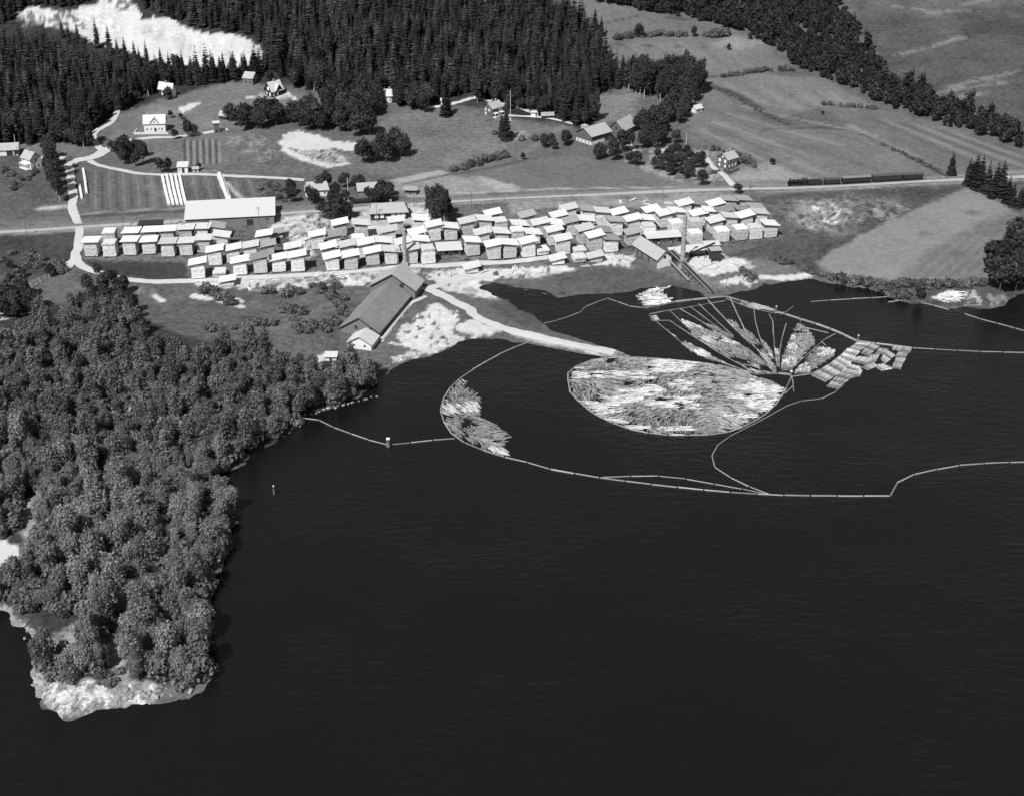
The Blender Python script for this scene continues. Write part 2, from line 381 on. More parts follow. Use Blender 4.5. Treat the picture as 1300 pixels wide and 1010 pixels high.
# sand pit and the smaller one
paint(PIT, 240, .10, 1.2, 5)
paint([(20, 22), (65, 10), (95, 14), (110, 34), (98, 42), (60, 30), (30, 34)], 95, .5, 3, 5, 1, .47, 7, True)
paint([(130, -4), (170, -2), (172, 14), (150, 12), (132, 8)], 90, .5, 3, 5, 1, .46, 8, True)
paint([(100, 20), (125, 12), (165, 34), (200, 30), (240, 45), (240, 60), (190, 50), (140, 40)], 190, .3, 5, 8, .8, .55, 83)
paint([(230, 45), (330, 60), (325, 80), (240, 76)], 185, .4, 5, 8, .7, .56, 84, True)
paint([(118, 8), (140, 20), (170, 32), (150, 34), (120, 22)], 175, .3, 6, 6, .7, .45, 9)
paint([(200, 30), (230, 50), (235, 70), (215, 60)], 180, .3, 4, 5, .7, .45, 10)
paint([(285, 62), (330, 68), (320, 84), (270, 84)], 190, .35, 4, 5, .8, .45, 11)
stripe([(255, 50), (290, 48)], 3, 205, .6, 2, 1)
paint([(354, 181), (360, 171), (382, 167), (400, 172), (423, 180), (452, 182), (446, 194), (424, 188), (405, 192), (380, 190), (362, 187)], 234, .10, 1.5, 3)
paint([(365, 192), (430, 190), (440, 206), (420, 211), (395, 207)], 150, .4, 3, 4, 1, .46, 12, True)
stripe([(362, 190), (390, 204), (418, 211), (438, 208)], 4, 220, .9, 1.5, 2)
paint([(280, 175), (340, 165), (352, 200), (330, 205), (300, 195)], 118, .5, 4, 8, .8, .52, 13, True)
# lawns, gardens and dark grass of the left village
paint([(-300, 185), (80, 185), (100, 205), (92, 275), (-300, 285)], 76, .35, 3, 4)
paint([(-200, 178), (60, 172), (120, 190), (110, 200), (60, 196), (-200, 192)], 96, .3, 3, 3)
paint([(94, 212), (130, 214), (200, 222), (330, 225), (350, 250), (345, 262), (240, 268), (100, 274)], 86, .28, 2, 2)
paint([(94, 212), (106, 214), (104, 252), (96, 268)], 62, .25, 1.5, 2, .8)
for k in range(24):
    x0 = 112 + k * 9.4; stripe([(x0 * .93 + 8, 216 + k * .25), (x0, 266 - k * .15)], 1.0, 110 if k % 2 else 60, .75, .6, .4)
for k in range(12):
    x0 = 234 + k * 4; stripe([(x0, 178), (x0 + 1, 208)], 1.3, 122 if k % 2 else 55, .9, .4, .2)
paint([(255, 215), (275, 218), (272, 224), (258, 222)], 110, .3, 2, 3, .7)
stripe([(288, 232), (300, 246), (316, 258)], 2.5, 165, .8, 1, 1); stripe([(190, 236), (205, 248)], 6, 108, .5, 3, 2)
paint([(325, 226), (385, 228), (390, 262), (345, 258)], 78, .4, 3, 3)
paint([(-300, 296), (95, 291), (100, 300), (95, 330), (70, 350), (-300, 372)], 58, .35, 2, 3)
stripe([(52, 265), (85, 262)], 5, 165, .8, 2, 2)
# saw-mill yard
paint([(103, 296), (240, 286), (350, 283), (480, 272), (640, 262), (760, 254), (930, 246), (985, 262), (995, 302), (900, 318), (870, 326), (760, 336), (620, 346), (420, 352), (240, 358), (110, 330)], 86, .45, 2, 4)  # yard tone lowered: shade under and between the stacks painted into the ground
paint([(350, 275), (480, 262), (560, 262), (570, 290), (520, 300), (400, 300), (350, 296)], 165, .35, 3, 5, 1, .44, 14, True)
paint([(350, 288), (395, 300), (398, 322), (385, 330), (360, 300)], 185, .3, 2, 4, 1, .42, 15, True)
paint([(480, 262), (512, 258), (520, 283), (490, 290), (450, 282)], 150, .2, 2, 3)
paint([(640, 258), (740, 254), (930, 244), (935, 252), (860, 268), (780, 262), (700, 264), (650, 270)], 122, .25, 3, 3)
paint([(103, 330), (150, 332), (236, 334), (238, 356), (190, 356), (130, 345)], 54, .25, 1, 1.5)
paint([(104, 285), (180, 283), (236, 288), (236, 300), (110, 300)], 96, .3, 2, 3)
paint([(400, 345), (520, 340), (560, 340), (600, 346), (600, 351), (480, 352), (330, 362), (240, 362)], 150, .4, 2, 4, 1, .45, 16, True)
paint([(245, 358), (300, 356), (300, 362), (275, 374), (255, 368)], 205, .2, 1.5, 3)
paint([(290, 358), (330, 356), (400, 356), (470, 352), (474, 362), (420, 366), (330, 372)], 188, .35, 1.5, 4, 1, .46, 17, True)
paint([(538, 352), (560, 343), (610, 341), (722, 336), (730, 343), (690, 352), (640, 354), (612, 360), (625, 372), (640, 383), (618, 378), (590, 372), (556, 366)], 225, .18, 1.0, 4, 1, .36, 85, True)
paint([(612, 340), (690, 333), (695, 337), (640, 344)], 96, .3, 1, 2)
paint([(586, 366), (600, 362), (612, 372), (598, 378)], 110, .3, 1.5, 3, .8)
paint([(740, 326), (800, 322), (805, 340), (770, 336)], 205, .3, 1.5, 4, 1, .44, 18, True)
# scrub meadow between yard road and wood
paint([(95, 345), (240, 362), (340, 370), (420, 362), (470, 366), (440, 405), (430, 440), (330, 440), (220, 420), (160, 380), (85, 350)], 80, .38, 3, 5)
paint([(170, 365), (205, 368), (210, 384), (175, 378)], 120, .4, 4, 6, .7, .5, 19, True)
paint([(330, 385), (420, 370), (425, 410), (350, 420)], 92, .4, 6, 8, .7, .46, 20)
for a in [((246, 376), (266, 380)), ((280, 382), (289, 384)), ((300, 380), (306, 383)), ((197, 376), (206, 382)), ((297, 386), (307, 390))]:
    stripe(a, 3, 225, .9, .8, 1)
# shore by the lake barn, marsh, sawdust banks
paint([(480, 470), (490, 440), (540, 378), (590, 380), (640, 400), (690, 415), (700, 440), (610, 432), (540, 455)], 84, .3, 1.5, 3)
paint([(500, 432), (532, 393), (556, 388), (580, 394), (578, 410), (566, 424), (588, 428), (612, 426), (580, 436), (552, 446), (520, 440)], 222, .22, 1.5, 4, 1, .40, 22, True)
paint([(575, 415), (600, 405), (640, 418), (610, 426)], 226, .1, 1.5, 2)
stripe([(655, 423), (700, 434), (745, 443), (780, 449)], 5, 180, .8, 1.5, 2, .3)
paint([(488, 470), (500, 452), (520, 447), (545, 449), (520, 458), (500, 464)], 170, .4, 1.5, 4, 1, .46, 23, True)
stripe([(496, 436), (520, 440), (545, 448)], 1.5, 225, .9, .6, .8)
paint([(650, 362), (700, 350), (760, 340), (840, 345), (880, 365), (810, 371), (734, 376), (700, 378)], 74, .3, 1.5, 3)
paint([(600, 352), (660, 345), (720, 345), (690, 356), (650, 361)], 84, .4, 2, 4, .6, .45, 24)
paint([(640, 378), (690, 400), (690, 420), (650, 412), (618, 388)], 70, .35, 2, 3)
paint([(868, 343), (872, 330), (904, 322), (935, 328), (958, 340), (925, 347), (905, 351), (880, 347)], 238, .10, .8, 4)
paint([(868, 348), (905, 350), (935, 352), (920, 368), (890, 366)], 98, .35, 2, 3)
paint([(922, 356), (945, 346), (962, 356), (952, 366), (938, 362), (924, 362)], 236, .12, .8, 4, 1, .38, 86, True)
paint([(960, 350), (1000, 350), (1028, 345), (1033, 352), (990, 356), (965, 355)], 246, .04, .8, .8)
paint([(925, 338), (965, 330), (1010, 340), (1020, 346), (970, 348)], 92, .3, 2, 4, .8)
# slope below the railway and the shore field
paint([(945, 256), (1000, 246), (1220, 236), (1100, 305), (1030, 345), (985, 330), (920, 325), (990, 300), (985, 262)], 68, .4, 2, 4)
paint([(1010, 255), (1090, 250), (1085, 280), (1030, 290), (1005, 280)], 150, .5, 6, 5, .8, .53, 25, True)
paint([(1030, 262), (1070, 262), (1068, 282), (1040, 284)], 200, .4, 5, 4, .9, .53, 26, True)
paint([(1100, 262), (1150, 262), (1140, 278), (1090, 280)], 140, .4, 6, 4, .8, .55, 27, True)
paint([(985, 255), (1130, 248), (1160, 262), (1060, 300), (1000, 290)], 105, .5, 8, 6, .8, .52, 28, True)
paint([(1036, 334), (1090, 300), (1130, 281), (1228, 239), (1262, 252), (1292, 270), (1258, 348), (1240, 358), (1150, 356), (1060, 349)], 112, .14, 1.5, 2)
paint([(1150, 353), (1180, 320), (1240, 285), (1290, 270), (1298, 276), (1258, 348), (1240, 358)], 90, .2, 5, 4, .9)
for k in range(5): stripe([(1165 + k * 17, 352), (1225 + k * 16, 302 - k * 2)], 2.0, 112, .5, 2, 1)
for c in ((1233, 270), (1215, 323), (1172, 298)): paint([(c[0] - 9, c[1]), (c[0], c[1] - 4), (c[0] + 10, c[1]), (c[0], c[1] + 3)], 74, .2, 3, 2, .8)
paint([(1224, 234), (1420, 225), (1420, 300), (1290, 270)], 80, .35, 2, 3)
paint([(1040, 347), (1140, 357), (1250, 358), (1290, 350), (1300, 372), (1280, 386), (1250, 392), (1198, 390), (1150, 384), (1110, 366)], 66, .4, 1.5, 3)
paint([(1190, 378), (1200, 368), (1215, 371), (1222, 383), (1205, 384)], 220, .2, .8, 3, 1, .42, 87, True); paint([(1222, 372), (1238, 368), (1252, 386), (1228, 387)], 140, .3, .8, 2, 1, .45, 88, True)
paint([(1255, 376), (1275, 372), (1282, 380), (1262, 390)], 110, .4, 1.5, 3, 1, .5, 89, True)
# wooded peninsula
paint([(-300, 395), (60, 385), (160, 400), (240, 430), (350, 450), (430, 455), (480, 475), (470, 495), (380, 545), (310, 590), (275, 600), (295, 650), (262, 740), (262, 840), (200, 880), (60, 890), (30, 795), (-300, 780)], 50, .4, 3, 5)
paint([(22, 645), (42, 630), (48, 665), (44, 690), (28, 680)], 128, .3, 2, 3)
paint([(-40, 680), (8, 685), (24, 700), (20, 718), (-40, 735)], 240, .05, 1.5, 2)
paint([(-20, 765), (18, 768), (40, 795), (60, 812), (75, 800), (105, 785), (112, 800), (90, 850), (120, 868), (150, 850), (148, 800), (165, 795), (160, 862), (198, 868), (195, 890), (100, 905), (40, 880)], 122, .45, 1.5, 3)
paint([(48, 858), (80, 862), (120, 862), (160, 866), (195, 866), (196, 892), (140, 898), (100, 912), (60, 905)], 112, .5, 1.2, 3)
paint([(48, 862), (80, 866), (120, 868), (160, 870), (195, 870), (196, 892), (140, 898), (100, 912), (60, 905)], 180, .4, 1.2, 3, 1, .53, 81, True)
paint([(56, 866), (90, 872), (110, 890), (90, 905), (66, 895)], 190, .4, 1.2, 3, 1, .51, 82, True)
paint([(120, 800), (155, 800), (150, 850), (115, 850)], 118, .4, 2, 3, .8)
paint([(0, 395), (12, 398), (8, 404), (-10, 408)], 170, .3, 2, 2)
for pnt in ((26, 523), (120, 640), (128, 620), (122, 585)):
    paint([(pnt[0] - 8, pnt[1]), (pnt[0], pnt[1] - 9), (pnt[0] + 8, pnt[1]), (pnt[0], pnt[1] + 9)], 135, .3, 3, 2, .9)
paint([(398, 455), (412, 449), (414, 460), (400, 462)], 170, .3, 1.5, 2)
# ballast of the line is a real bank, its verges are part of the ground
RAIL = [(-220, 299), (-60, 297), (0, 293.5), (60, 290), (100, 287), (170, 283), (240, 278.5), (320, 273), (400, 267), (480, 262), (560, 256), (650, 250.5), (760, 246), (860, 241.5), (940, 239), (1000, 238), (1060, 235.5), (1130, 231.8), (1220, 227.2), (1300, 223.5), (1420, 218)]
stripe([(p[0], p[1] - 6) for p in RAIL], 8, 96, .8, 2, 2, .25); stripe([(p[0], p[1] + 4.5) for p in RAIL], 3.5, 128, .7, 1.5, 2, .25)
stripe([(100, 276), (150, 272), (240, 268)], 3.5, 62, .8, 1, 1); stripe([(100, 272), (160, 268), (236, 264)], 2, 130, .8, .8, .6)
stripe([(520, 250), (700, 240), (860, 238), (930, 241)], 2.2, 150, .8, 1, 1); stripe([(930, 244), (1000, 240)], 3, 60, .7, 1, 1)
stripe([(1180, 226), (1220, 223), (1300, 218), (1400, 213)], 3, 128, .7, 1.5, 1)

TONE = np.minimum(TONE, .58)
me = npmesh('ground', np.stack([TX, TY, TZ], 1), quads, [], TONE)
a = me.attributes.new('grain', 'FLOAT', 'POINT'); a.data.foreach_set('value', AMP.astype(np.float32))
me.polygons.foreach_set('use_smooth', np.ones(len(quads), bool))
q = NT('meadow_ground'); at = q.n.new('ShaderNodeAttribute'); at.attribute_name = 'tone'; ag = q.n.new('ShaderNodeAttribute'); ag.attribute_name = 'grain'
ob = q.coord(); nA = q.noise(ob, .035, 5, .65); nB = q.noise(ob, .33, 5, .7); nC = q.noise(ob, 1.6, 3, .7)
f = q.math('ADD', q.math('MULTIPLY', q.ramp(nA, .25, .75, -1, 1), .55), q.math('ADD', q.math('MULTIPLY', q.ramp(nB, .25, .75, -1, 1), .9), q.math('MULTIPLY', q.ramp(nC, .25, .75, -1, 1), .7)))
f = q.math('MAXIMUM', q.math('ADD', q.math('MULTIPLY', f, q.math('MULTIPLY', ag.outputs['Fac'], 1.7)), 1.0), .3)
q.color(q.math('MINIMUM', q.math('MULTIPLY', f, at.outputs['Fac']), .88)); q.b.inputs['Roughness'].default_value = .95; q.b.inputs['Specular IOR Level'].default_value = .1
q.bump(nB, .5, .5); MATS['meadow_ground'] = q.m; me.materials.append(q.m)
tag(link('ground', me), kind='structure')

# ------------------------------------------------------------------ roads and the railway, as sheets laid over the ground
def smooth(pts, step=3.0):
    pts = [Vector(p) for p in pts]; out = []
    for i in range(len(pts) - 1):
        p0 = pts[max(i - 1, 0)]; p1 = pts[i]; p2 = pts[i + 1]; p3 = pts[min(i + 2, len(pts) - 1)]
        n = max(1, int((p2 - p1).length / step))
        for k in range(n):
            t = k / n
            out.append(.5 * ((2 * p1) + (p2 - p0) * t + (2 * p0 - 5 * p1 + 4 * p2 - p3) * t * t + (3 * p1 - p0 - 3 * p2 + p3) * t ** 3))
    out.append(pts[-1]); return out
def ribbon(name, px, w, mat, up=.16, rag=.25, kind='structure', label=None, cat=None, low=0.0, seed=1):
    c = smooth([P(*p) for p in px], 1.6); r = random.Random(seed); mb = MB(); rows = []; j0 = j1 = 0
    for i, p in enumerate(c):
        d = (c[min(i + 1, len(c) - 1)] - c[max(i - 1, 0)]); d.z = 0; d.normalize(); nrm = Vector((-d.y, d.x, 0))
        j0 = j0 * .8 + r.uniform(-1, 1) * rag; j1 = j1 * .8 + r.uniform(-1, 1) * rag
        row = []
        for t in (-1, -.34, .34, 1):
            q_ = p + nrm * (t * w / 2 + (j0 if t == -1 else j1 if t == 1 else 0)); row.append((q_.x, q_.y, max(gz(q_.x, q_.y), low) + up - (.06 if abs(t) == 1 else 0)))
        rows.append(row)
    for a_, b_ in zip(rows, rows[1:]):
        for k in range(3): mb.face([a_[k], b_[k], b_[k + 1], a_[k + 1]][::-1])
    return tag(build(name, mb, mat), label, cat, None, kind)
ribbon('dirt_road', [(148, 98), (145, 114), (147, 132), (148, 142), (141, 155), (125, 165), (118, 173), (123, 183), (131, 192)], 4.2, 'gravel', seed=2)
ribbon('dirt_road', [(136, 189), (131, 192), (112, 201), (97, 203), (87, 208), (89, 226), (93, 250), (92, 264), (97, 277), (101, 289), (100, 307), (96, 322), (90, 334), (78, 345)], 4.8, 'gravel', up=.28, rag=.4, seed=3)
ribbon('dirt_road', [(96, 322), (100, 334), (109, 341), (127, 347), (152, 353.5), (190, 357.5), (228, 357.5), (266, 355.5), (330, 352), (380, 350), (427, 347), (477, 342.5), (520, 338), (553, 338), (600, 335), (655, 332), (696, 327.5)], 4.6, 'gravel', up=.2, seed=4)
ribbon('dirt_road', [(112, 203), (122, 209), (152, 216), (178, 220.5), (208, 222), (254, 221.5), (300, 224), (345, 226), (386, 229)], 3.6, 'gravel', up=.18, seed=5)
ribbon('path', [(131, 190), (150, 184), (157, 179.5), (193, 175), (218, 174), (254, 170), (289, 164)], 4.5, 'gravel', up=.14, seed=6)
ribbon('dirt_road', [(134, 191), (124, 197), (112, 201.5), (99, 203.5), (89, 207)], 8.0, 'gravel', up=.36, rag=.6, seed=33)
ribbon('path', [(40, 203), (60, 199), (82, 201)], 4.5, 'gravel', up=.16, seed=16)
ribbon('path', [(838, 190), (853, 193), (883, 194.5), (896, 200), (904, 211), (919, 223), (928, 232), (933, 238)], 3.2, 'gravel', seed=7)
ribbon('path', [(925, 240), (940, 243)], 3, 'gravel', seed=17)
ribbon('path', [(600, 124), (650, 134), (675, 143), (684, 149)], 3.0, 'gravel', seed=8)
ribbon('path', [(636, 146), (660, 147.5), (688, 149), (711, 153), (729, 157.5)], 2.6, 'gravel', seed=9)
ribbon('path', [(540, 138), (575, 132), (600, 124), (612, 119)], 4.0, 'gravel', rag=.6, seed=10)
ribbon('path', [(538, 366), (552, 371), (569, 379), (594, 392), (602, 401), (617, 409), (655, 421.5), (700, 432), (745, 441.5), (780, 449)], 5.0, 'gravel', up=.35, low=.35, rag=.4, seed=11)
ribbon('path', [(541, 376), (531, 381), (520, 386), (503, 408), (483, 434)], 2.2, 'gravel', seed=12)
ribbon('path', [(545, 366), (580, 355), (640, 347)], 4.0, 'gravel', rag=.8, seed=13)
ribbon('path', [(278, 221), (284, 236), (292, 256)], 3.2, 'gravel', seed=14)
ribbon('path', [(755, 180), (775, 176), (790, 178), (812, 196)], 3.0, 'gravel', rag=.5, seed=15)

RC = smooth([P(*p) for p in RAIL], 4.0)
# even out the line: running mean of heights, bank 1 m high
zs = np.array([p.z for p in RC]); zz = np.convolve(np.pad(zs, 20, 'edge'), np.ones(41) / 41, 'valid')
for p, z in zip(RC, zz): p.z = max(z, p.z - .4) + .75
def along(c, off, zoff, w, mat, name, side=None):
    mb = MB(); rows = []
    for i, p in enumerate(c):
        d = (c[min(i + 1, len(c) - 1)] - c[max(i - 1, 0)]); d.z = 0; d.normalize(); n = Vector((-d.y, d.x, 0))
        a_ = p + n * (off - w / 2); b_ = p + n * (off + w / 2)
        if side: rows.append([(*(p + n * (off - w / 2 - side)).xy, p.z + zoff - side * .7), (*a_.xy, p.z + zoff), (*b_.xy, p.z + zoff), (*(p + n * (off + w / 2 + side)).xy, p.z + zoff - side * .7)])
        else: rows.append([(*a_.xy, p.z + zoff - .14), (*a_.xy, p.z + zoff), (*b_.xy, p.z + zoff), (*b_.xy, p.z + zoff - .14)])
    for a_, b_ in zip(rows, rows[1:]):
        for k in range(3): mb.face([a_[k], b_[k], b_[k + 1], a_[k + 1]][::-1])
    return build(name, mb, mat)
tag(along(RC, 0, 0, 3.6, 'track_ballast', 'railway_bank', 1.8), kind='structure')
lr = empty('railway_track', RC[len(RC) // 2], 0, 'single railway track on pale ballast running across the whole place', 'railway track')
def under(o, root):
    o.parent = root; o.matrix_parent_inverse = Matrix.Translation(-Vector(root.location)); return o
under(along(RC, -.72, .30, .09, 'steel_rail', 'rail'), lr); under(along(RC, .72, .30, .09, 'steel_rail', 'rail'), lr)
mb = MB(); cum = 0; last = RC[0]; nxt = 0
for i, p in enumerate(RC[:-1]):
    d = RC[i + 1] - p; L = d.length; dn = d.normalized(); n = Vector((-dn.y, dn.x, 0)).normalized(); t = 0
    while t < L:
        c = p + dn * t; mb.beam(c - n * 1.25 + Vector((0, 0, .08)), c + n * 1.25 + Vector((0, 0, .08)), .26, .14); t += .8
o = under(build('sleeper', mb, 'dark_wood'), lr); o['kind'] = 'stuff'
# ------------------------------------------------------------------ buildings
ORD = ['first', 'second', 'third', 'fourth', 'fifth', 'sixth', 'seventh', 'eighth', 'ninth', 'tenth', 'eleventh', 'twelfth', 'thirteenth', 'fourteenth', 'fifteenth']
def wall_mb(L, D, he, hr, shed=False):
    m = MB(); x, y, b = L / 2, D / 2, -1.6
    if shed:                                         # mono-pitch, high at the back
        m.hexa([(-x, -y, b), (x, -y, b), (x, y, b), (-x, y, b), (-x, -y, he), (x, -y, he), (x, y, hr), (-x, y, hr)]); return m
    for s in (-1, 1):
        pts = [(s * x, -y, b), (s * x, y, b), (s * x, y, he), (s * x, 0, hr), (s * x, -y, he)]
        m.face(pts if s > 0 else pts[::-1], 1 if s < 0 else 0)
    m.face([(-x, -y, b), (x, -y, b), (x, -y, he), (-x, -y, he)]); m.face([(x, y, b), (-x, y, b), (-x, y, he), (x, y, he)])
    return m
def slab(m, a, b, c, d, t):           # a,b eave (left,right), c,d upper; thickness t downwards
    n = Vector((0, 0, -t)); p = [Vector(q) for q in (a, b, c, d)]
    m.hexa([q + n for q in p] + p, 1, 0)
def roof_mb(L, D, he, hr, o=.5, oe=.5, t=.22, shed=False, hip=0.0):
    m = MB(); x = L / 2 + oe; g = (hr - he) / (D if shed else D / 2); up = .12
    if shed:
        y = D / 2 + o; slab(m, (-x, -y, he - o * g + up), (x, -y, he - o * g + up), (x, y, hr + o * g + up), (-x, y, hr + o * g + up), t); return m
    y = D / 2 + o; ze = he - o * g + up; zr = hr + up; xr = x - hip
    slab(m, (-x, -y, ze), (x, -y, ze), (xr, -.001, zr), (-xr, -.001, zr), t); slab(m, (x, y, ze), (-x, y, ze), (-xr, .001, zr), (xr, .001, zr), t)
    if hip:
        for s in (-1, 1):
            pts = [(s * (x - .01), -y, ze), (s * (x - .01), y, ze), (s * xr, 0, zr)]; m.face(pts if s > 0 else pts[::-1], 0)
    return m
def window(parent, side, u, z, w, h, L, D, frame='white_paint', pane='window_glass', name='window', fr=.16):
    def tr(a, out, zz):
        if side == 'f': return (a, -D / 2 - out, zz)
        if side == 'b': return (-a, D / 2 + out, zz)
        if side == 'l': return (-L / 2 - out, -a, zz)
        return (L / 2 + out, a, zz)
    def bx(u0, u1, z0, z1, o0, o1):
        m = MB(); m.hexa([tr(u0, o1, z0), tr(u1, o1, z0), tr(u1, o0, z0), tr(u0, o0, z0), tr(u0, o1, z1), tr(u1, o1, z1), tr(u1, o0, z1), tr(u0, o0, z1)]); return m
    wo = build(name, bx(u - w / 2, u + w / 2, z, z + h, -.05, .06), frame, parent)
    build('pane' if name == 'window' else 'panel', bx(u - w / 2 + fr, u + w / 2 - fr, z + fr, z + h - fr, 0, .085), pane, wo)
    return wo
def bldg(name, label, cat, Fp, Rp, Lp=None, depth=8, ridge='u', he=4, hr=6.5, wall='red_boards', gable=None, roof='white_roof', o=.5, oe=.5, wins=(), doors=(), chim=(), hip=0.0, shed=False, frame='white_paint', pane='window_glass', dz=0.0, group=None, noroof=False, t=.24):
    F0, R0 = P(*Fp), P(*Rp); u = (R0 - F0); u.z = 0
    if Lp:
        v = P(*Lp) - F0; v.z = 0; yaw = (math.atan2(u.y, u.x) + math.atan2(-v.x, v.y)) / 2 if v.length > 1 else math.atan2(u.y, u.x); D = v.length
    else: yaw = math.atan2(u.y, u.x); D = depth
    if Lp is None and depth is None: D = 8
    L = u.length; U = Vector((math.cos(yaw), math.sin(yaw), 0)); V = Vector((-U.y, U.x, 0))
    c = F0 + U * (L / 2) + V * (D / 2); z = min(gz(*(F0.xy)), gz(*c.xy)) + dz
    if ridge == 'v': yaw += math.pi / 2; L, D = D, L
    root = empty(name, (c.x, c.y, z), yaw, label, cat, group)
    build('wall', wall_mb(L, D, he, hr, shed), [wall, gable or wall], root)
    rf = build('roof', roof_mb(L, D, he, hr, o, oe, t, shed, hip), [roof, 'eave_edge_shade'], root)
    for w in wins: window(root, *w, L, D, frame, pane)
    for w in doors: window(root, *w[:5], L, D, w[5] if len(w) > 5 else 'dark_wood', w[6] if len(w) > 6 else 'dark_wood', 'door', .12)
    for (cx, cy, h) in chim:
        m = MB(); m.box(cx - .45, cx + .45, cy - .4, cy + .4, he, h); m.box(cx - .55, cx + .55, cy - .5, cy + .5, h - .35, h + .1); build('chimney', m, 'brick', rf)
    root['L'] = L; root['D'] = D
    return root
def row(side, us, z, w, h): return [(side, u, z, w, h) for u in us]

# white house at the left edge, with veranda
h1 = bldg('white_house', 'white two storey house with front veranda beside the tall dark conifers at the left edge', 'house', (40, 216), (55.5, 213), (25, 213.5), ridge='v', he=6.2, hr=9.6, wall='white_boards', roof='pale_felt_roof', o=.6,
          wins=row('l', (-1.3, 1.4), .9, 1.2, 1.7) + row('l', (0.2,), 4.2, 1.2, 1.7) + row('b', (-2.6,), 3.9, 1.2, 1.5), chim=[(0.5, 0, 10.9)])
L1, D1 = h1['L'], h1['D']
m = MB()
m.box(-L1 * .42, L1 * .42, D1 / 2 + .05, D1 / 2 + 2.4, .2, .5); m.box(-L1 * .42, L1 * .42, D1 / 2 + .05, D1 / 2 + 2.5, 3.3, 3.6)
for k in range(5): m.box(-L1 * .42 + k * L1 * .205, -L1 * .42 + k * L1 * .205 + .2, D1 / 2 + 2.15, D1 / 2 + 2.38, .5, 3.3)
m.box(-L1 * .42 + .2, L1 * .42, D1 / 2 + 2.2, D1 / 2 + 2.3, .5, 1.3); build('veranda', m, 'white_boards', h1)
bldg('outbuilding', 'long low outbuilding with grey roof left of the white veranda house', 'outbuilding', (-14, 199), (24, 197), depth=9, he=3.4, hr=6.2, wall='white_boards', roof='pale_felt_roof', doors=[('f', 3.5, .0, 3.6, 2.9), ('f', 7.5, .0, 3.2, 2.9)])
# white house with a dormer gable
h2 = bldg('white_house', 'white house with small central dormer gable above its terrace wall', 'house', (183.5, 168.2), (210.5, 167.4), depth=9, he=5.4, hr=9.6, wall='white_boards', roof='white_roof', o=.5,
          wins=row('f', (-4.6, 4.3), 1.0, 1.1, 1.7) + row('f', (-2.2, 2.4), 1.2, .9, 1.5), doors=[('f', .3, .2, 1.5, 2.6, 'white_paint', 'dark_wood')], chim=[(-4.2, 1.2, 10.9), (2.5, .6, 10.6)])
m = MB(); D2 = h2['D']
pts = [(-2.3, -D2 / 2 - .35, 4.9), (2.3, -D2 / 2 - .35, 4.9), (2.3, -D2 / 2 - .35, 6.2), (0, -D2 / 2 - .35, 8.6), (-2.3, -D2 / 2 - .35, 6.2)]
m.face(pts); m.face([pts[4], pts[0], (-2.3, -D2 / 2 + 2.5, 4.9), (-2.3, -D2 / 2 + 2.5, 6.2)]); m.face([pts[1], pts[2], (2.3, -D2 / 2 + 2.5, 6.2), (2.3, -D2 / 2 + 2.5, 4.9)])
dm = build('dormer', m, 'white_boards', h2)
m = MB()
for s in (-1, 1):
    q4 = [(s * 2.8, -D2 / 2 - .8, 5.85), (0, -D2 / 2 - .8, 8.85), (0, -D2 / 2 + 4.6, 8.85), (s * 2.8, -D2 / 2 + 2.6, 5.85)]
    if s > 0: q4 = q4[::-1]
    m.hexa([Vector(q_) - Vector((0, 0, .2)) for q_ in q4[::-1]] + [Vector(q_) for q_ in q4[::-1]], 1, 0) if False else m.face(q4[::-1], 0)
    m.face([Vector(q_) - Vector((0, 0, .2)) for q_ in q4], 1)
    m.face([q4[0], q4[1], Vector(q4[1]) - Vector((0, 0, .2)), Vector(q4[0]) - Vector((0, 0, .2))], 1)
build('dormer_roof', m, ['white_roof', 'eave_edge_shade'], dm)
window(h2, 'f', .0, 5.7, .9, 1.4, h2['L'], D2 + .75)
c = P(197, 170.5); tw = empty('terrace_wall', c, 0.03, 'low white terrace wall in front of the white dormer house', 'wall')
m = MB(); m.box(-13, 8, -.2, .2, -1.5, 1.0); m.box(-13, -12.6, .2, 9, -1.5, 1.0); build('wall', m, 'white_stone', tw); m = MB(); m.box(-13.1, 8.1, -.3, .3, 1.0, 1.15); build('coping', m, 'white_paint', tw)
bldg('brown_house', 'dark house with white windows half hidden by a tree at the wood edge', 'house', (219, 124.5), (225, 121.8), (200, 122.5), ridge='v', he=5.2, hr=9, wall='dark_wood', gable='white_boards', roof='white_roof',
     wins=row('b', (-2.5, 1.2, 3.4), .8, 1.3, 1.7) + row('b', (-2.5, 2.6), 3.3, 1.2, 1.5) + row('l', (-1, 1.2), 1, 1.1, 1.6), pane='white_paint', chim=[(0, 0, 10)])
h4 = bldg('gabled_house', 'dark gabled house with white roof and white windows on a pale terrace', 'house', (345.5, 124.5), (361.5, 121), (334.5, 121), ridge='u', he=4.6, hr=9.6, wall='dark_wood', roof='white_roof', o=.7, oe=.7,
     wins=row('l', (-1.8, 1.6), .7, 1.25, 2.3) + row('l', (0,), 4.4, 1.8, 2.2) + row('f', (-2.8, .2), .7, 1.3, 2.4), pane='white_paint', chim=[(.5, 0, 10.6)], doors=[('f', 3, .2, 1.2, 2.2)])
D4 = h4['D']; m = MB()
m.face([(-1.2, -D4 / 2 - .5, 4.3), (3.4, -D4 / 2 - .5, 4.3), (1.1, -D4 / 2 - .5, 7.8)]); dm = build('dormer', m, 'dark_wood', h4)
m = MB()
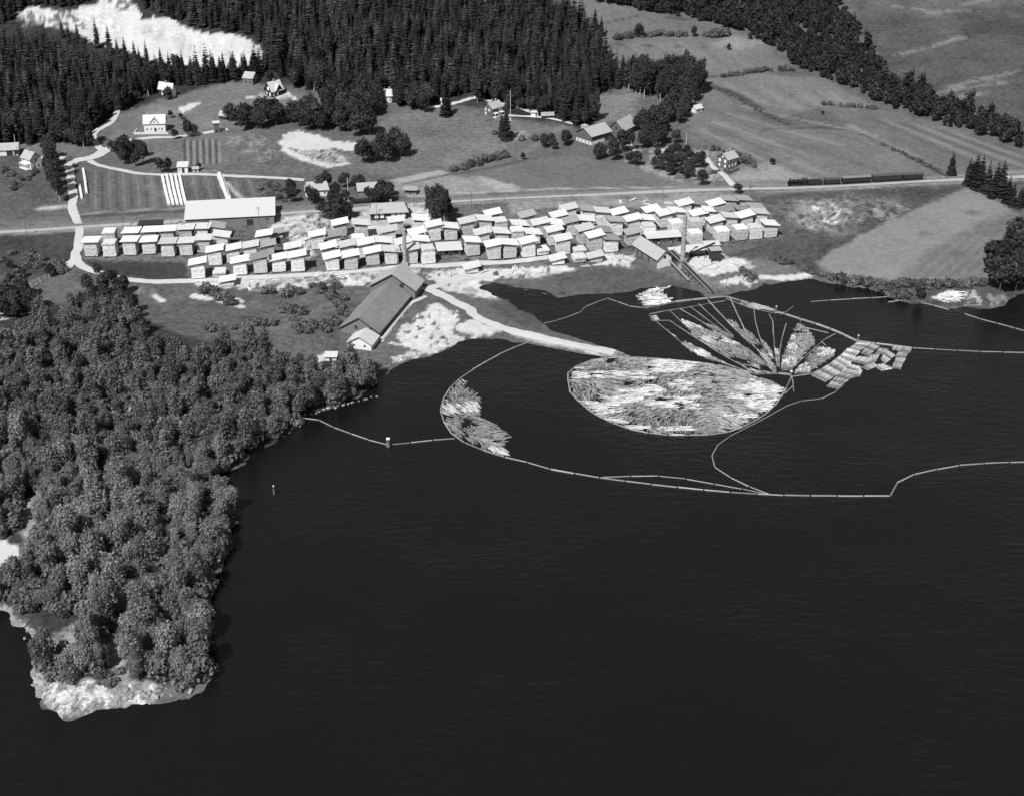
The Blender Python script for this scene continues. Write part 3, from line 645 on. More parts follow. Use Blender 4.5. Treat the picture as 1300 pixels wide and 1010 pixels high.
for s in (-1, 1):
    q4 = [(1.1 + s * 2.9, -D4 / 2 - 1.0, 4.1), (1.1, -D4 / 2 - 1.0, 8.2), (1.1, -D4 / 2 + 3.2, 8.2), (1.1 + s * 2.9, -D4 / 2 + 1.1, 4.1)]
    m.face(q4 if s < 0 else q4[::-1], 0); m.face([Vector(q_) - Vector((0, 0, .25)) for q_ in (q4[::-1] if s < 0 else q4)], 1); m.face([q4[0], q4[1], Vector(q4[1]) - Vector((0, 0, .4)), Vector(q4[0]) - Vector((0, 0, .4))], 1)
build('dormer_roof', m, ['white_roof', 'eave_edge_shade'], dm)
bldg('barn', 'plain grey barn with pale tin roof beside the sand pit trees', 'barn', (309, 107.5), (321, 109), (None) or None, depth=9, he=4.6, hr=7.6, wall='grey_boards', roof='pale_felt_roof', wins=row('f', (-1.4, 1.6), 1.2, 1.1, 1.8), frame='dark_wood')
bldg('white_house', 'small white house with bright roof enclosed by leafy trees at the forest foot', 'house', (487, 131), (498, 130), depth=8, he=4.6, hr=8, wall='white_boards', roof='white_roof', wins=row('f', (-1.5, 1.5), 1.2, 1.1, 1.6), chim=[(1.5, 0, 9.2)])
bldg('privy', 'tiny white outhouse behind two dark conifers on the meadow edge', 'outhouse', (560, 134), (567, 134), depth=3, he=3.2, hr=4.4, wall='white_boards', roof='white_roof', doors=[('f', 0, .1, 1.0, 2.0)])
h8 = bldg('red_house', 'dark wooden house with white windows and porches below the forest', 'house', (625, 149.5), (640, 145), (612, 145.5), ridge='u', he=5.6, hr=8.6, wall='red_boards', roof='pale_felt_roof', wins=row('l', (-1.6, 1.4), 3.4, 1.3, 1.5) + row('l', (-1.7,), .8, 1.3, 1.7) + row('f', (1.5, 3.6), 3.3, 1.2, 1.5), pane='white_paint', chim=[(-1, 0, 10), (2.4, 0, 9.8)])
for k, (ux, wd) in enumerate(((-2.6, 3.4), (2.4, 3.0))):
    m = MB(); y0 = -h8['D'] / 2; m.box(ux - wd / 2, ux + wd / 2, y0 - 2.4, y0 - .05, 2.5, 2.75); m.box(ux - wd / 2, ux + wd / 2, y0 - 2.4, y0 - .05, -.5, .3)
    for a in (-1, 1): m.box(ux + a * (wd / 2 - .15) - .12, ux + a * (wd / 2 - .15) + .12, y0 - 2.35, y0 - 2.1, .3, 2.5)
    m.box(ux - wd / 2, ux + wd / 2, y0 - 2.4, y0 - 2.3, .3, 1.1); build('porch', m, 'white_paint', h8)
bldg('white_shed', 'little white shed with flat roof at the end of the upper path', 'shed', (674, 148), (683, 148.5), depth=4, he=2.6, hr=3.4, shed=True, wall='white_boards', roof='white_roof', doors=[('f', 1.2, .1, 1.0, 1.9)])
bldg('small_barn', 'low brown barn with pale roof rim beside the upper forest road', 'barn', (688, 151), (703, 150), depth=5, he=2.0, hr=3.4, wall='dark_wood', roof='weathered_roof', doors=[('f', 0, .0, 1.8, 1.8)])
# farm: cow barn on white stone base, second barn, manor, hut
h9 = bldg('cow_barn', 'big dark cow barn with pale roof on a whitewashed stone base', 'barn', (750.5, 184.5), (776.5, 177), (731, 178.5), ridge='u', he=5.4, hr=9.2, wall='red_boards', roof='pale_felt_roof', o=.7, oe=.7, wins=row('f', (-5, -1.5), 2.6, 1.4, 1.6), frame='dark_wood', doors=[('f', 4.5, .1, 2.6, 3)])
m = MB(); L9, D9 = h9['L'], h9['D']; m.box(-L9 / 2 - .12, L9 / 2 * .35, -D9 / 2 - .12, D9 / 2 + .12, -1.7, 1.9); build('stone_base', m, 'white_stone', h9)
for k in range(4): window(h9, 'l', -4.5 + 3 * k, .7, .9, .8, L9 + .26, D9, 'dark_wood')
m = MB(); m.box(-L9 / 2 + .5, -L9 / 2 + 4, 0, 3.2, 7.2, 9.6); m.face([(-L9 / 2 + .2, -.3, 9.62), (-L9 / 2 + 4.3, -.3, 9.62), (-L9 / 2 + 4.3, 3.6, 10.1), (-L9 / 2 + .2, 3.6, 10.1)]); build('hay_dormer', m, 'pale_felt_roof', h9)
bldg('hay_barn', 'brown hay barn with steep gable end behind the cow barn and big trees', 'barn', (791, 175), (803, 165), (775, 170.5), ridge='u', he=4.8, hr=9.4, wall='red_boards', roof='pale_felt_roof', o=.8, oe=.6, wins=row('l', (0,), 4.4, 1.4, 1.6), frame='dark_wood')
bldg('farmhouse', 'dark two storey farmhouse with many white windows at the bend of the farm drive', 'house', (923, 216), (937, 212), (909.5, 212), ridge='u', he=6.0, hr=8.8, wall='red_boards', roof='tile_roof', o=.5, oe=.5,
     wins=row('l', (-2.1, 2.1), 1.0, 1.3, 1.5) + row('l', (-2.0, 2.0), 3.6, 1.5, 1.9) + row('l', (0,), 6.4, 1.1, 1.1) + row('f', (-2.7, 0, 2.6), 1.0, 1.1, 1.7) + row('f', (-2.7, 0, 2.6), 4.0, 1.1, 1.3), pane='white_paint', chim=[(-.8, .4, 10.2), (2.2, .4, 10.0)])
bldg('white_hut', 'small white hut with pale roof behind the tall grove', 'hut', (883, 144), (891.5, 141.5), depth=4, he=2.8, hr=4.6, wall='white_boards', roof='white_roof', doors=[('f', 0, 0, 1, 2)])
# along the railway
h12 = bldg('station_building', 'low station building with grey hipped roof and row of pale windows by the track', 'station', (471, 280.5), (517, 278), depth=11, he=4.4, hr=7.4, wall='dark_wood', roof='tile_roof', o=1.0, oe=1.0, hip=2.0, wins=row('f', (-6.5, -3.6, 2.2, 5, 7.6), 1.2, 1.9, 2.0), pane='white_paint', chim=[(1.5, 1, 8.6)])
bldg('brick_cottage', 'cottage with pale hipped roof among garden bushes left of the white flagpole', 'cottage', (388, 250), (418, 248.5), depth=9, he=3.6, hr=6.8, wall='white_boards', roof='tile_roof', o=.6, hip=1.5, wins=row('f', (-4, 0, 4), 1, 1.2, 1.5), chim=[(-.5, 0, 7.8)])
bldg('grey_cottage', 'cottage with grey roof hidden behind bushes right of the white flagpole', 'cottage', (455, 251), (481, 249), depth=9, he=3.8, hr=6.6, wall='grey_boards', roof='tile_roof', o=.6, wins=row('f', (-4, 0, 4), 1, 1.2, 1.5))
bldg('crossing_hut', 'small hut with white roof and chimney in front of the dark track side tree', 'hut', (540, 285), (550, 284.5), depth=5, he=3.0, hr=4.6, wall='grey_boards', roof='white_roof', chim=[(.6, .4, 6)])
bldg('long_warehouse', 'long grey warehouse with bright white roof standing along the railway track', 'warehouse', (237, 291), (348.5, 284.5), depth=19, he=5.2, hr=8.0, shed=True, wall='grey_boards', roof='white_roof', o=.6, oe=.8, doors=[('f', -12, 0, 3.4, 3.6), ('f', 10, 0, 3.4, 3.6)])
h17 = empty('loading_shed', P(193, 293), .08, 'open dark timber shed frame behind the left lumber stacks', 'shed')
m = MB()
for x in (-5.5, -1.8, 1.8, 5.5):
    for y in (-2.6, 2.6): m.box(x - .15, x + .15, y - .15, y + .15, -1, 4.4)
build('post', m, 'dark_wood', h17); m = MB(); m.box(-6.3, 6.3, -3.4, 3.4, 4.4, 4.7); build('roof', m, 'dark_wood', h17); m = MB(); m.box(-5.4, 5.4, 2.2, 2.5, 0, 4.2); build('back_wall', m, 'dark_wood', h17)
bldg('kiosk', 'small white kiosk with dark doorway on the garden road', 'kiosk', (226, 220), (238.5, 219.6), depth=5, he=3.6, hr=4.8, shed=True, wall='white_boards', roof='white_roof', doors=[('f', .3, 0, 1.6, 2.8)], wins=row('f', (-1.8,), 1, 1, 1.4))
bldg('low_shed', 'tiny grey shed just right of the white garden kiosk', 'shed', (245, 218.5), (252, 218), depth=3, he=1.8, hr=2.6, wall='white_boards', roof='pale_felt_roof', doors=[('f', 0, 0, .9, 1.5)])
bldg('tower_shed', 'narrow brown shed with flat white roof on the hillside lane', 'shed', (272, 169), (279, 168.5), depth=3.5, he=6.0, hr=6.3, shed=True, wall='red_boards', roof='white_roof', doors=[('f', 0, 0, 1, 2)])
bldg('field_barn', 'small dark barn showing its gable end among trees above the lane', 'barn', (289, 153), (292, 150), (280, 150.5), ridge='v', he=2.8, hr=5, wall='dark_wood', roof='pale_felt_roof')
bldg('tin_roof_shed', 'low white shed half hidden among shoreline bushes near the barn annex', 'shed', (413, 458), (427, 458.5), depth=3.4, he=1.9, hr=2.5, shed=True, wall='white_boards', roof='white_roof', doors=[('f', 0, 0, 1, 1.6)])

# ------------------------------------------------------------------ saw mill, barns by the lake
h20 = bldg('sawmill', 'long saw mill with grey roof and white gable beside the log haul', 'sawmill', (834, 341.5), (853, 338), (799, 320), ridge='v', he=5.2, hr=8.6, wall='grey_boards', gable='white_boards', roof='pale_felt_roof', o=.8, oe=.8,
     wins=[('l', 0.2, 4.6, 1.5, 1.5)] + row('b', (-11, -7, -3, 3), 1.0, 1.3, 2.2), frame='dark_wood')
bldg('lake_barn', 'wide barn with pale roof joined to the long dark roofed barn', 'barn', (527, 379.5), (537, 366.5), (471, 373), ridge='u', he=4.6, hr=11.4, wall='grey_boards', roof='pale_felt_roof', o=.9, oe=.9, wins=[('l', 4.6, 5.0, 1.8, 2.0)], frame='dark_wood', t=.4)
bldg('long_barn', 'long low barn with dark felt roof sloping down towards the lake shore', 'barn', (481, 428.5), (521, 382), (432.5, 422), ridge='u', he=2.9, hr=8.6, wall='grey_boards', roof='felt_roof', o=.8, oe=.8, wins=[('l', 5.2, 2.6, 1.2, 1.4), ('l', -1.6, 2.8, 1.5, 1.6)], frame='dark_wood', doors=[('l', 6.2, -.4, 1.4, 2.2)], t=.4)
bldg('barn_annex', 'small white annex with bright roof at the lake end of the long barn', 'annex', (471.5, 445.5), (481, 434), (441.5, 442), ridge='u', he=3.0, hr=6.0, wall='white_boards', roof='white_roof', o=.7, oe=.6, wins=[('l', 2.4, 1.2, 1.2, 1.4), ('l', -2.4, 1.3, 1.1, 1.2)])
def chimney_stack(name, label, px, py, h, r0, r1):
    p = P(px, py); r = empty(name, p, 0, label, 'chimney'); m = MB()
    m.box(-r0 * 1.5, r0 * 1.5, -r0 * 1.5, r0 * 1.5, -1, 2.2); build('plinth', m, 'brick', r)
    m = MB(); m.tube((0, 0, 2.2), (0, 0, h - 1), r0, r1 * 1.04, 14); build('shaft', m, 'brick', r)
    m = MB(); m.tube((0, 0, h - 1), (0, 0, h - .5), r1 * 1.25, r1 * 1.3, 14); m.tube((0, 0, h - .5), (0, 0, h), r1 * 1.08, r1 * 1.05, 14); build('crown', m, 'brick', r)
    m = MB()
    for z in np.arange(6, h - 2, 3.5): rr = r0 + (r1 - r0) * (z - 2.2) / (h - 2.2); m.tube((0, 0, z), (0, 0, z + .12), rr + .05, rr + .05, 14)
    build('band', m, 'soot', r)
chimney_stack('brick_chimney', 'slender brick chimney behind the lakeside barn', 514.5, 338, 19.5, 1.05, .85)
chimney_stack('tall_chimney', 'tall tapering brick chimney beside the saw mill log haul', 866, 339, 26.5, 1.35, .7)
# log haul
a = P(851, 329) + Vector((0, 0, 4.6)); b = W(906, 374) + Vector((0, 0, .5)); d = (b - a); n = Vector((d.y, -d.x, 0)).normalized()
lh = empty('log_haul', a, 0, 'inclined timber log haul ramp from the water up to the saw mill', 'log haul')
def L_(v): return v - a
m = MB(); m.beam(L_(a), L_(b), 2.0, .25); build('deck', m, 'dark_wood', lh)
for s in (-1, 1):
    m = MB(); m.beam(L_(a + n * s * 1.5 + Vector((0, 0, .7))), L_(b + n * s * 1.5 + Vector((0, 0, .7))), .22, .22); m.beam(L_(a + n * s * 1.2 + Vector((0, 0, .1))), L_(b + n * s * 1.2 + Vector((0, 0, .1))), .2, .3)
    build('side_rail', m, 'boom_wood', lh)
K = 13
for k in range(K):
    p = a + d * ((k + .4) / K); m = MB()
    for s in (-1, 1): m.beam(L_(p + n * s * 1.3), L_(Vector((*(p + n * s * 1.9).xy, min(gz(*p.xy), 0) - .6))), .28, .28)
    m.beam(L_(p + n * 1.5 - Vector((0, 0, .3))), L_(p - n * 1.5 - Vector((0, 0, .3))), .25, .25); build('trestle', m, 'dark_wood', lh)
m = MB(); m.beam(L_(a + n * 4.2 - Vector((0, 0, 1))), L_(a + d * .62 + n * 4.4 - Vector((0, 0, 1.2))), .9, .3); build('waste_chute', m, 'boom_wood', lh)
# elevator tower on the sawdust bank with its chute
c = P(907, 331); tw = empty('sawdust_tower', c, .15, 'dark boarded sawdust tower on stilts standing on the white bank', 'tower'); m = MB()
m.box(-2.4, 2.4, -2.2, 2.2, 2.0, 6.2); build('cabin', m, 'dark_wood', tw); m = MB(); m.box(-2.9, 2.9, -2.8, 2.8, 6.2, 6.45); build('roof', m, 'weathered_roof', tw)
for x in (-2.1, 2.1):
    for y in (-1.9, 1.9): m = MB(); m.box(x - .18, x + .18, y - .18, y + .18, -1, 2.0); build('leg', m, 'dark_wood', tw)
a = P(873, 327) + Vector((0, 0, 1.5)); b = c + Vector((0, 2, 8.5)); ch = empty('sawdust_conveyor', a, 0, 'slanting roofed conveyor rising to the dark sawdust tower', 'conveyor')
m = MB(); m.beam((0, 0, 0), b - a, 1.4, .5); build('chute', m, 'dark_wood', ch); m = MB(); m.beam(Vector((0, 0, 1.1)), b - a + Vector((0, 0, 1.1)), 1.9, .15); build('roof', m, 'white_roof', ch)
for t in (.15, .4, .65, .85):
    p = (b - a) * t; m = MB(); m.beam(p, (p.x, p.y, gz(a.x + p.x, a.y + p.y) - a.z - .4), .3); build('post', m, 'dark_wood', ch)
def lean_shed(name, label, A, B, depth, h, roof='white_roof', h2=None):
    p0, p1 = P(*A), P(*B); u = p1 - p0; u.z = 0; yaw = math.atan2(u.y, u.x); L = u.length; V = Vector((-math.sin(yaw), math.cos(yaw), 0)); c = (p0 + p1) / 2 + V * depth / 2
    r = empty(name, (c.x, c.y, min(p0.z, p1.z)), yaw, label, 'shed'); n = max(2, int(L / 4)); h2 = h2 or h + .5
    for k in range(n + 1):
        for y, hh in ((-depth / 2, h), (depth / 2, h2)):
            m = MB(); x = -L / 2 + L * k / n; m.box(x - .14, x + .14, y - .14, y + .14, -.8, hh); build('post', m, 'dark_wood', r)
    m = MB(); slab(m, (-L / 2 - .6, -depth / 2 - .7, h), (L / 2 + .6, -depth / 2 - .7, h), (L / 2 + .6, depth / 2 + .6, h2 + .15), (-L / 2 - .6, depth / 2 + .6, h2 + .15), .3); build('roof', m, [roof, 'eave_edge_shade'], r)
    m = MB(); m.box(-L / 2 + .3, L / 2 - .3, depth / 2 - .5, depth / 2 - .3, -.5, h2 - .2); build('back_wall', m, 'dark_wood', r)
    m = MB(); q_ = random.Random(L)
    for k in range(int(L / 1.6)):
        x = -L / 2 + .6 + k * 1.6; m.box(x, x + 1.2, -depth * .35 + q_.uniform(0, .5), depth * .3, 0, q_.uniform(.5, h * .55))
    build('stored_boards', m, 'sawn_planks', r); return r
lean_shed('open_shed', 'long open shed with flat pale roof behind the saw mill', (822, 311), (864, 308), 7, 3.4)
lean_shed('open_shed', 'open white roofed shed between the front plank stacks', (556, 326), (586, 325), 9, 3.4)
lean_shed('sorting_shed', 'low white roofed sorting shed right of the tall chimney', (868, 326), (896, 323), 6, 2.6)
bldg('engine_shed', 'small dark engine shed tucked behind the saw mill gable', 'shed', (853, 331), (868, 329), depth=6, he=3.2, hr=4.2, shed=True, wall='dark_wood', roof='white_roof')
lean_shed('wood_store', 'small dark roofed wood store on the field path by the station', (513, 247), (528, 247.5), 4, 2.6, 'weathered_roof')
c = P(903, 312); r = empty('plank_table', c, .1, 'flat white planked table beside the roofless stacks', 'table'); m = MB(); m.box(-4.2, 4.2, -3, 3, 1.2, 1.5); build('top', m, 'white_roof', r)
for x in (-3.6, 3.6):
    for y in (-2.4, 2.4): m = MB(); m.box(x - .2, x + .2, y - .2, y + .2, -.6, 1.2); build('leg', m, 'dark_wood', r)

# ------------------------------------------------------------------ plank stacks of the drying yard
def pile_mesh(w, d, h, seed, ragged=.12):
    r = random.Random(seed); m = MB(); nl = max(3, int(h / .62)); dz = h / nl
    x0 = r.uniform(-.1, .1)
    for k in range(nl):
        a, b, c, e = (r.uniform(-ragged, ragged) for _ in range(4)); z = k * dz
        m.box(-w / 2 + a, w / 2 + b, -d / 2 + c, d / 2 + e, z + .45, z + .45 + dz - .05)
        m.box(-w / 2 + .25, w / 2 - .25, -d / 2 + .25, d / 2 - .25, z + .45 + dz - .05, z + .45 + dz)
        for _ in range(3):                          # planks that stick out
            x = r.uniform(-w / 2 + .3, w / 2 - .5); zz = z + .5 + r.uniform(0, dz - .2); m.box(x, x + .3, -d / 2 - r.uniform(.1, .45), -d / 2 + .3, zz, zz + .1)
    return m
def base_mesh(w, d):
    m = MB()
    for x in (-w / 2 + .35, 0, w / 2 - .35): m.box(x - .2, x + .2, -d / 2 + .1, d / 2 - .1, -.8, .45)
    return m
def stack_roof_mesh(w, d, slope, seed, flat=False):
    r = random.Random(seed); m = MB(); x = w / 2 + 1.25; y0, y1 = -d / 2 - .9, d / 2 + .6; n = 9; dzx = math.tan(slope) * x
    zf, zb = .55, .85
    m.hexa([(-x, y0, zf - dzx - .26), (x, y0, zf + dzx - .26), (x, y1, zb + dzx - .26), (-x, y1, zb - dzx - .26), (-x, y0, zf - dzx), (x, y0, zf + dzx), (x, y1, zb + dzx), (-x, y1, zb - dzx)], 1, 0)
    for k in range(n):                               # roof boards, each a little out of line
        a = y0 + (y1 - y0) * k / n; b = y0 + (y1 - y0) * (k + 1) / n - .05; j = r.uniform(-.15, .25); j2 = r.uniform(-.15, .25); za = zf + (zb - zf) * k / n + .02 + r.uniform(0, .07)
        def zz(xx): return za + math.tan(slope) * xx
        m.hexa([(-x - j, a, zz(-x - j)), (x + j2, a, zz(x + j2)), (x + j2, b, zz(x + j2)), (-x - j, b, zz(-x - j)), (-x - j, a, zz(-x - j) + .08), (x + j2, a, zz(x + j2) + .08), (x + j2, b, zz(x + j2) + .08), (-x - j, b, zz(-x - j) + .08)], 0, 0)
    return m
def prop_mesh(w, d, slope):
    m = MB()
    for sx in (-1, 1):
        for sy in (-1, 1):
            x = sx * (w / 2 - .3); m.box(x - .12, x + .12, sy * (d / 2 - .4) - .12, sy * (d / 2 - .4) + .12, 0, max(.25, .45 + math.tan(slope) * x))
    return m
PILES = {}
for kind, (w, d, h) in {'s': (6.3, 6.6, 6.9), 'm': (6.3, 7.0, 5.6), 'l': (6.0, 6.0, 2.0), 'h': (6.6, 7.5, 6.8)}.items():
    PILES[kind] = [(w, d, h, pile_mesh(w, d, h, 40 + k, .12 + .05 * k).mesh('timber_pile', ['sawn_planks'])) for k in range(3)]
BASES = {k: base_mesh(*v[0][:2]).mesh('foundation', ['dark_wood']) for k, v in PILES.items()}
ROOFS = {}
for dr, sl in (('R', R(8.5)), ('L', R(-8.5)), ('N', R(2))):
    for tn, mt in (('w', 'board_roof'), ('g', 'weathered_roof')):
        ROOFS[dr + tn] = [stack_roof_mesh(6.4, 7.0, sl, 70 + k).mesh('roof', [mt, 'eave_edge_shade']) for k in range(2)]
PROPS = {dr: prop_mesh(6.4, 7.0, sl).mesh('roof_prop', ['dark_wood']) for dr, sl in (('R', R(8.5)), ('L', R(-8.5)), ('N', R(2)))}
TOPW = pile_mesh(6.0, 6.8, .7, 91, .3).mesh('top_planks', ['board_roof'])
NS = [0]
def stack(px, py, kind='s', rf='Rw', yaw=.10, label='', group=''):
    k = NS[0] = NS[0] + 1; rr = random.Random(k * 13)
    w, d, h, pm = PILES[kind][k % 3]; p = P(px, py); yaw += rr.uniform(-.06, .06)
    V = Vector((-math.sin(yaw), math.cos(yaw), 0)); c = p + V * d / 2; c.z = gz(*c.xy)
    r = empty('plank_stack', c, yaw, label, 'plank stack', group); hs = rr.uniform(.84, 1.06)
    link('foundation', BASES[kind], r); o = link('timber_pile', pm, r); o.scale = (1, 1, hs)
    top = .45 + h * hs
    if rf:
        o = link('roof_prop', PROPS[rf[0]], r); o.location.z = top
        o = link('roof', ROOFS[rf][k % 2], r); o.location.z = top + .1; o.scale = (w / 6.4, d / 7.0, 1)
    else:
        o = link('top_planks', TOPW, r); o.location.z = top - .45
    return r
ROWS = [
 ('in the front row by the left road bend', 0.02, [(116.5, 327, 's', 'Nw'), (140, 327, 's', None), (165.5, 325, 's', 'Nw'), (190, 324, 's', 'Nw'), (214, 327, 's', 'Nw'), (237, 325.5, 's', 'Nw'), (259, 322, 's', 'Nw')]),
 ('in the back row by the left road bend', 0.02, [(140, 315, 's', None), (167, 313, 's', 'Nw'), (192, 312, 's', 'Nw'), (214, 313, 's', 'Nw'), (237, 311, 's', 'Nw'), (257, 309, 's', 'Nw'), (276, 306, 's', 'Lg'), (282, 317, 's', 'Lw')]),
 ('in the front row right of the grass triangle', .17, [(252.5, 355, 's', 'Rw'), (305.5, 350, 's', 'Rw'), (331.5, 348, 's', 'Rg'), (355, 346.5, 's', 'Rw'), (379, 346, 's', 'Rw')]),
 ('in the second row right of the grass triangle', .17, [(274, 338, 's', 'Rw'), (297, 335, 's', 'Rw'), (319, 333, 's', 'Rw'), (341, 331.5, 's', 'Rg'), (373, 332, 's', 'Rw')]),
 ('standing low and alone near the warehouse end', .12, [(336, 314, 'm', 'Rw'), (352, 304, 'l', 'Rg')]),
 ('at the roadside left of the long barn', .12, [(279, 353, 'l', None), (289, 364, 'l', 'Rw')]),
 ('in the front row behind the wide lake barn', .20, [(423, 344.5, 's', 'Rw'), (446.5, 343.5, 's', 'Rw'), (474, 337.5, 's', 'Rw'), (498, 336.5, 's', 'Lw'), (522.5, 336, 's', 'Rw'), (545, 336, 's', None)]),
 ('in the second row behind the wide lake barn', .20, [(419, 333, 's', 'Rw'), (442, 331, 's', 'Rw'), (466, 329, 's', 'Rw'), (489, 326.5, 's', 'Lw'), (513, 326, 's', 'Rw'), (535, 325, 's', 'Lw')]),
 ('in the third row below the station', .21, [(404, 317.5, 's', 'Rw'), (425, 317, 'm', 'Rg'), (457, 318, 'm', None), (495, 313, 's', 'Rw'), (531, 311, 'm', 'Rw'), (552, 307, 's', 'Rw'), (573, 306, 's', 'Lw')]),
 ('in the last row below the station', .21, [(433, 302, 's', 'Rw'), (460, 304, 's', 'Lw'), (505, 300, 's', 'Nw'), (535, 296, 'm', 'Lw'), (594.5, 302, 's', 'Rw'), (617, 299, 's', 'Lw'), (627, 289, 's', 'Rw')]),
 ('in the front row midway along the yard', .23, [(601.5, 326, 's', 'Lw'), (628, 331, 's', 'Rw'), (648, 329.5, 's', 'Lw'), (672, 327.5, 's', 'Rw'), (716, 324.5, 's', 'Rw'), (757, 319.5, 's', 'Rw'), (777, 321, 's', 'Lg')]),
 ('in the second row midway along the yard', .24, [(614, 314, 's', 'Rw'), (638, 312, 'm', 'Lw'), (658, 312, 's', None), (678, 314, 's', 'Lw'), (705, 313, 's', 'Rw'), (744, 311, 's', 'Rw'), (767, 311, 's', 'Lg')]),
 ('in the third row midway along the yard', .24, [(637, 299, 's', None), (661, 303, 's', 'Lw'), (687, 304, 's', 'Rw'), (707, 302.5, 's', 'Lw'), (727, 300.5, 's', 'Rg'), (746, 299, 's', 'Lw')]),
 ('in the last row midway along the yard', .24, [(671, 293, 's', 'Rg'), (711, 291, 's', 'Rw'), (724, 282.5, 's', 'Rw'), (748, 287, 's', 'Lg'), (766, 288, 's', 'Lw')]),
 ('by the road left of the saw mill', .22, [(600, 348, 'l', 'Rw'), (690, 325, 'l', None), (709, 337, 'l', 'Rw'), (737, 325, 'l', None), (737, 334, 'l', None), (757, 334, 'l', 'Rw')]),
 ('in the middle group behind the saw mill', .26, [(783, 301, 's', 'Lg'), (787, 289, 's', 'Rw'), (805, 297, 's', 'Rw'), (822, 296, 's', 'Lw'), (805, 313, 's', 'Rg'), (825, 303, 'm', None)]),
 ('in the back row behind the open shed', .26, [(829, 284, 's', 'Rw'), (846, 290, 's', 'Rw'), (861, 287, 's', 'Lw'), (870, 279, 's', 'Rw'), (888, 289, 's', 'Rw'), (904, 286, 's', 'Lw'), (860, 300, 'm', None)]),
 ('in the back row at the right yard end', .27, [(888, 277, 's', 'Lg'), (910, 279, 's', 'Rw'), (927, 274, 's', 'Lg'), (945, 271, 's', 'Lg'), (921, 288, 's', 'Rg'), (944, 284, 's', 'Lg'), (961, 281, 's', 'Lg')]),
 ('in the second row at the right yard end', .27, [(884, 298, 'm', None), (910, 298, 's', 'Rw'), (928, 295, 's', 'Lw'), (948, 293, 's', 'Rw'), (966, 290, 's', 'Lw'), (979, 303, 's', 'Lw')]),
 ('in the open row at the right yard end', .27, [(884, 311, 'm', None), (918, 308.5, 'm', None), (942, 306.5, 'm', None), (960, 305, 'm', None)]),
]
for where, yaw, items in ROWS:
    for i, (px, py, kind, rf) in enumerate(items):
        look = ('low ' if kind == 'l' else '') + ('roofless white' if rf is None else 'grey roofed' if rf[1] == 'g' else 'pale roofed')
        ex = '' if len(items) == 1 else (', %s from left ' % ORD[i])
        stack(px, py, kind, rf, yaw, ('%s plank stack%s%s' % (look, ex, where)), 'plank stacks in the drying yard')
# ------------------------------------------------------------------ vegetation
def crown_mesh(name, seed, rx, rz, nl, nleaf, size, mat, low=.25, spread=.62):
    """leaf clumps over a handful of lobes; centre of the crown at the origin"""
    g = np.random.default_rng(seed); V = []; T = []
    lob = []
    for k in range(nl):
        a = g.uniform(0, 2 * np.pi); e = g.uniform(-.55, 1.0); rr = g.uniform(.25, spread)
        ce = math.cos(e); lob.append((rx * rr * ce * math.cos(a), rx * rr * ce * math.sin(a), rz * spread * 1.05 * math.sin(e), g.uniform(.36, .56)))
    lob.append((0, 0, rz * .35, .6)); lob.append((0, 0, -rz * .1, .62))
    per = max(8, nleaf // len(lob))
    for (cx, cy, cz, s) in lob:
        d = g.normal(size=(per, 3)); d /= np.linalg.norm(d, axis=1)[:, None]; d = d[d[:, 2] > -.6]
        bump = 1 + .22 * np.sin(d[:, 0] * 5 + seed) * np.cos(d[:, 1] * 6 + cx)
        r = s * g.uniform(.72, 1.08, len(d)) * bump
        p = np.stack([cx + d[:, 0] * rx * r, cy + d[:, 1] * rx * r, cz + d[:, 2] * rz * r], 1)
        n = d + g.normal(size=d.shape) * .55 + np.array([0, 0, .25]); n /= np.linalg.norm(n, axis=1)[:, None]
        t = np.cross(n, g.normal(size=n.shape)); t /= np.linalg.norm(t, axis=1)[:, None]; b = np.cross(n, t)
        sz = size * g.uniform(.6, 1.3, len(d))[:, None]; b = b * g.uniform(.55, 1.0, len(d))[:, None]
        V.append(np.stack([p - t * sz, p - b * sz * .8 + n * sz * .15, p + t * sz, p + b * sz * .8 + n * sz * .15], 1)); T.append(np.repeat(g.uniform(.65, 1.4, len(d)) * g.uniform(.8, 1.2), 4))
    V = np.concatenate(V).reshape(-1, 3); f = np.arange(len(V)).reshape(-1, 4)
    return npmesh(name, V, f, [mat], np.concatenate(T))
def trunk_mesh(name, h, r, seed, mat, limbs=4):
    m = MB(); q_ = random.Random(seed); p = Vector((0, 0, -1.0)); lean = Vector((q_.uniform(-.08, .08), q_.uniform(-.08, .08), 1))
    m.tube(p, lean * (h * .6), r * 1.25, r * .7, 7); m.tube(lean * (h * .6), lean * h, r * .7, r * .25, 6)
    for k in range(limbs):
        a = q_.uniform(0, 6.28); z = h * q_.uniform(.4, .8); s = lean * z
        m.tube(s, s + Vector((math.cos(a) * h * .26, math.sin(a) * h * .26, h * .2)), r * .42, r * .12, 5)
    return m.mesh(name, [mat])
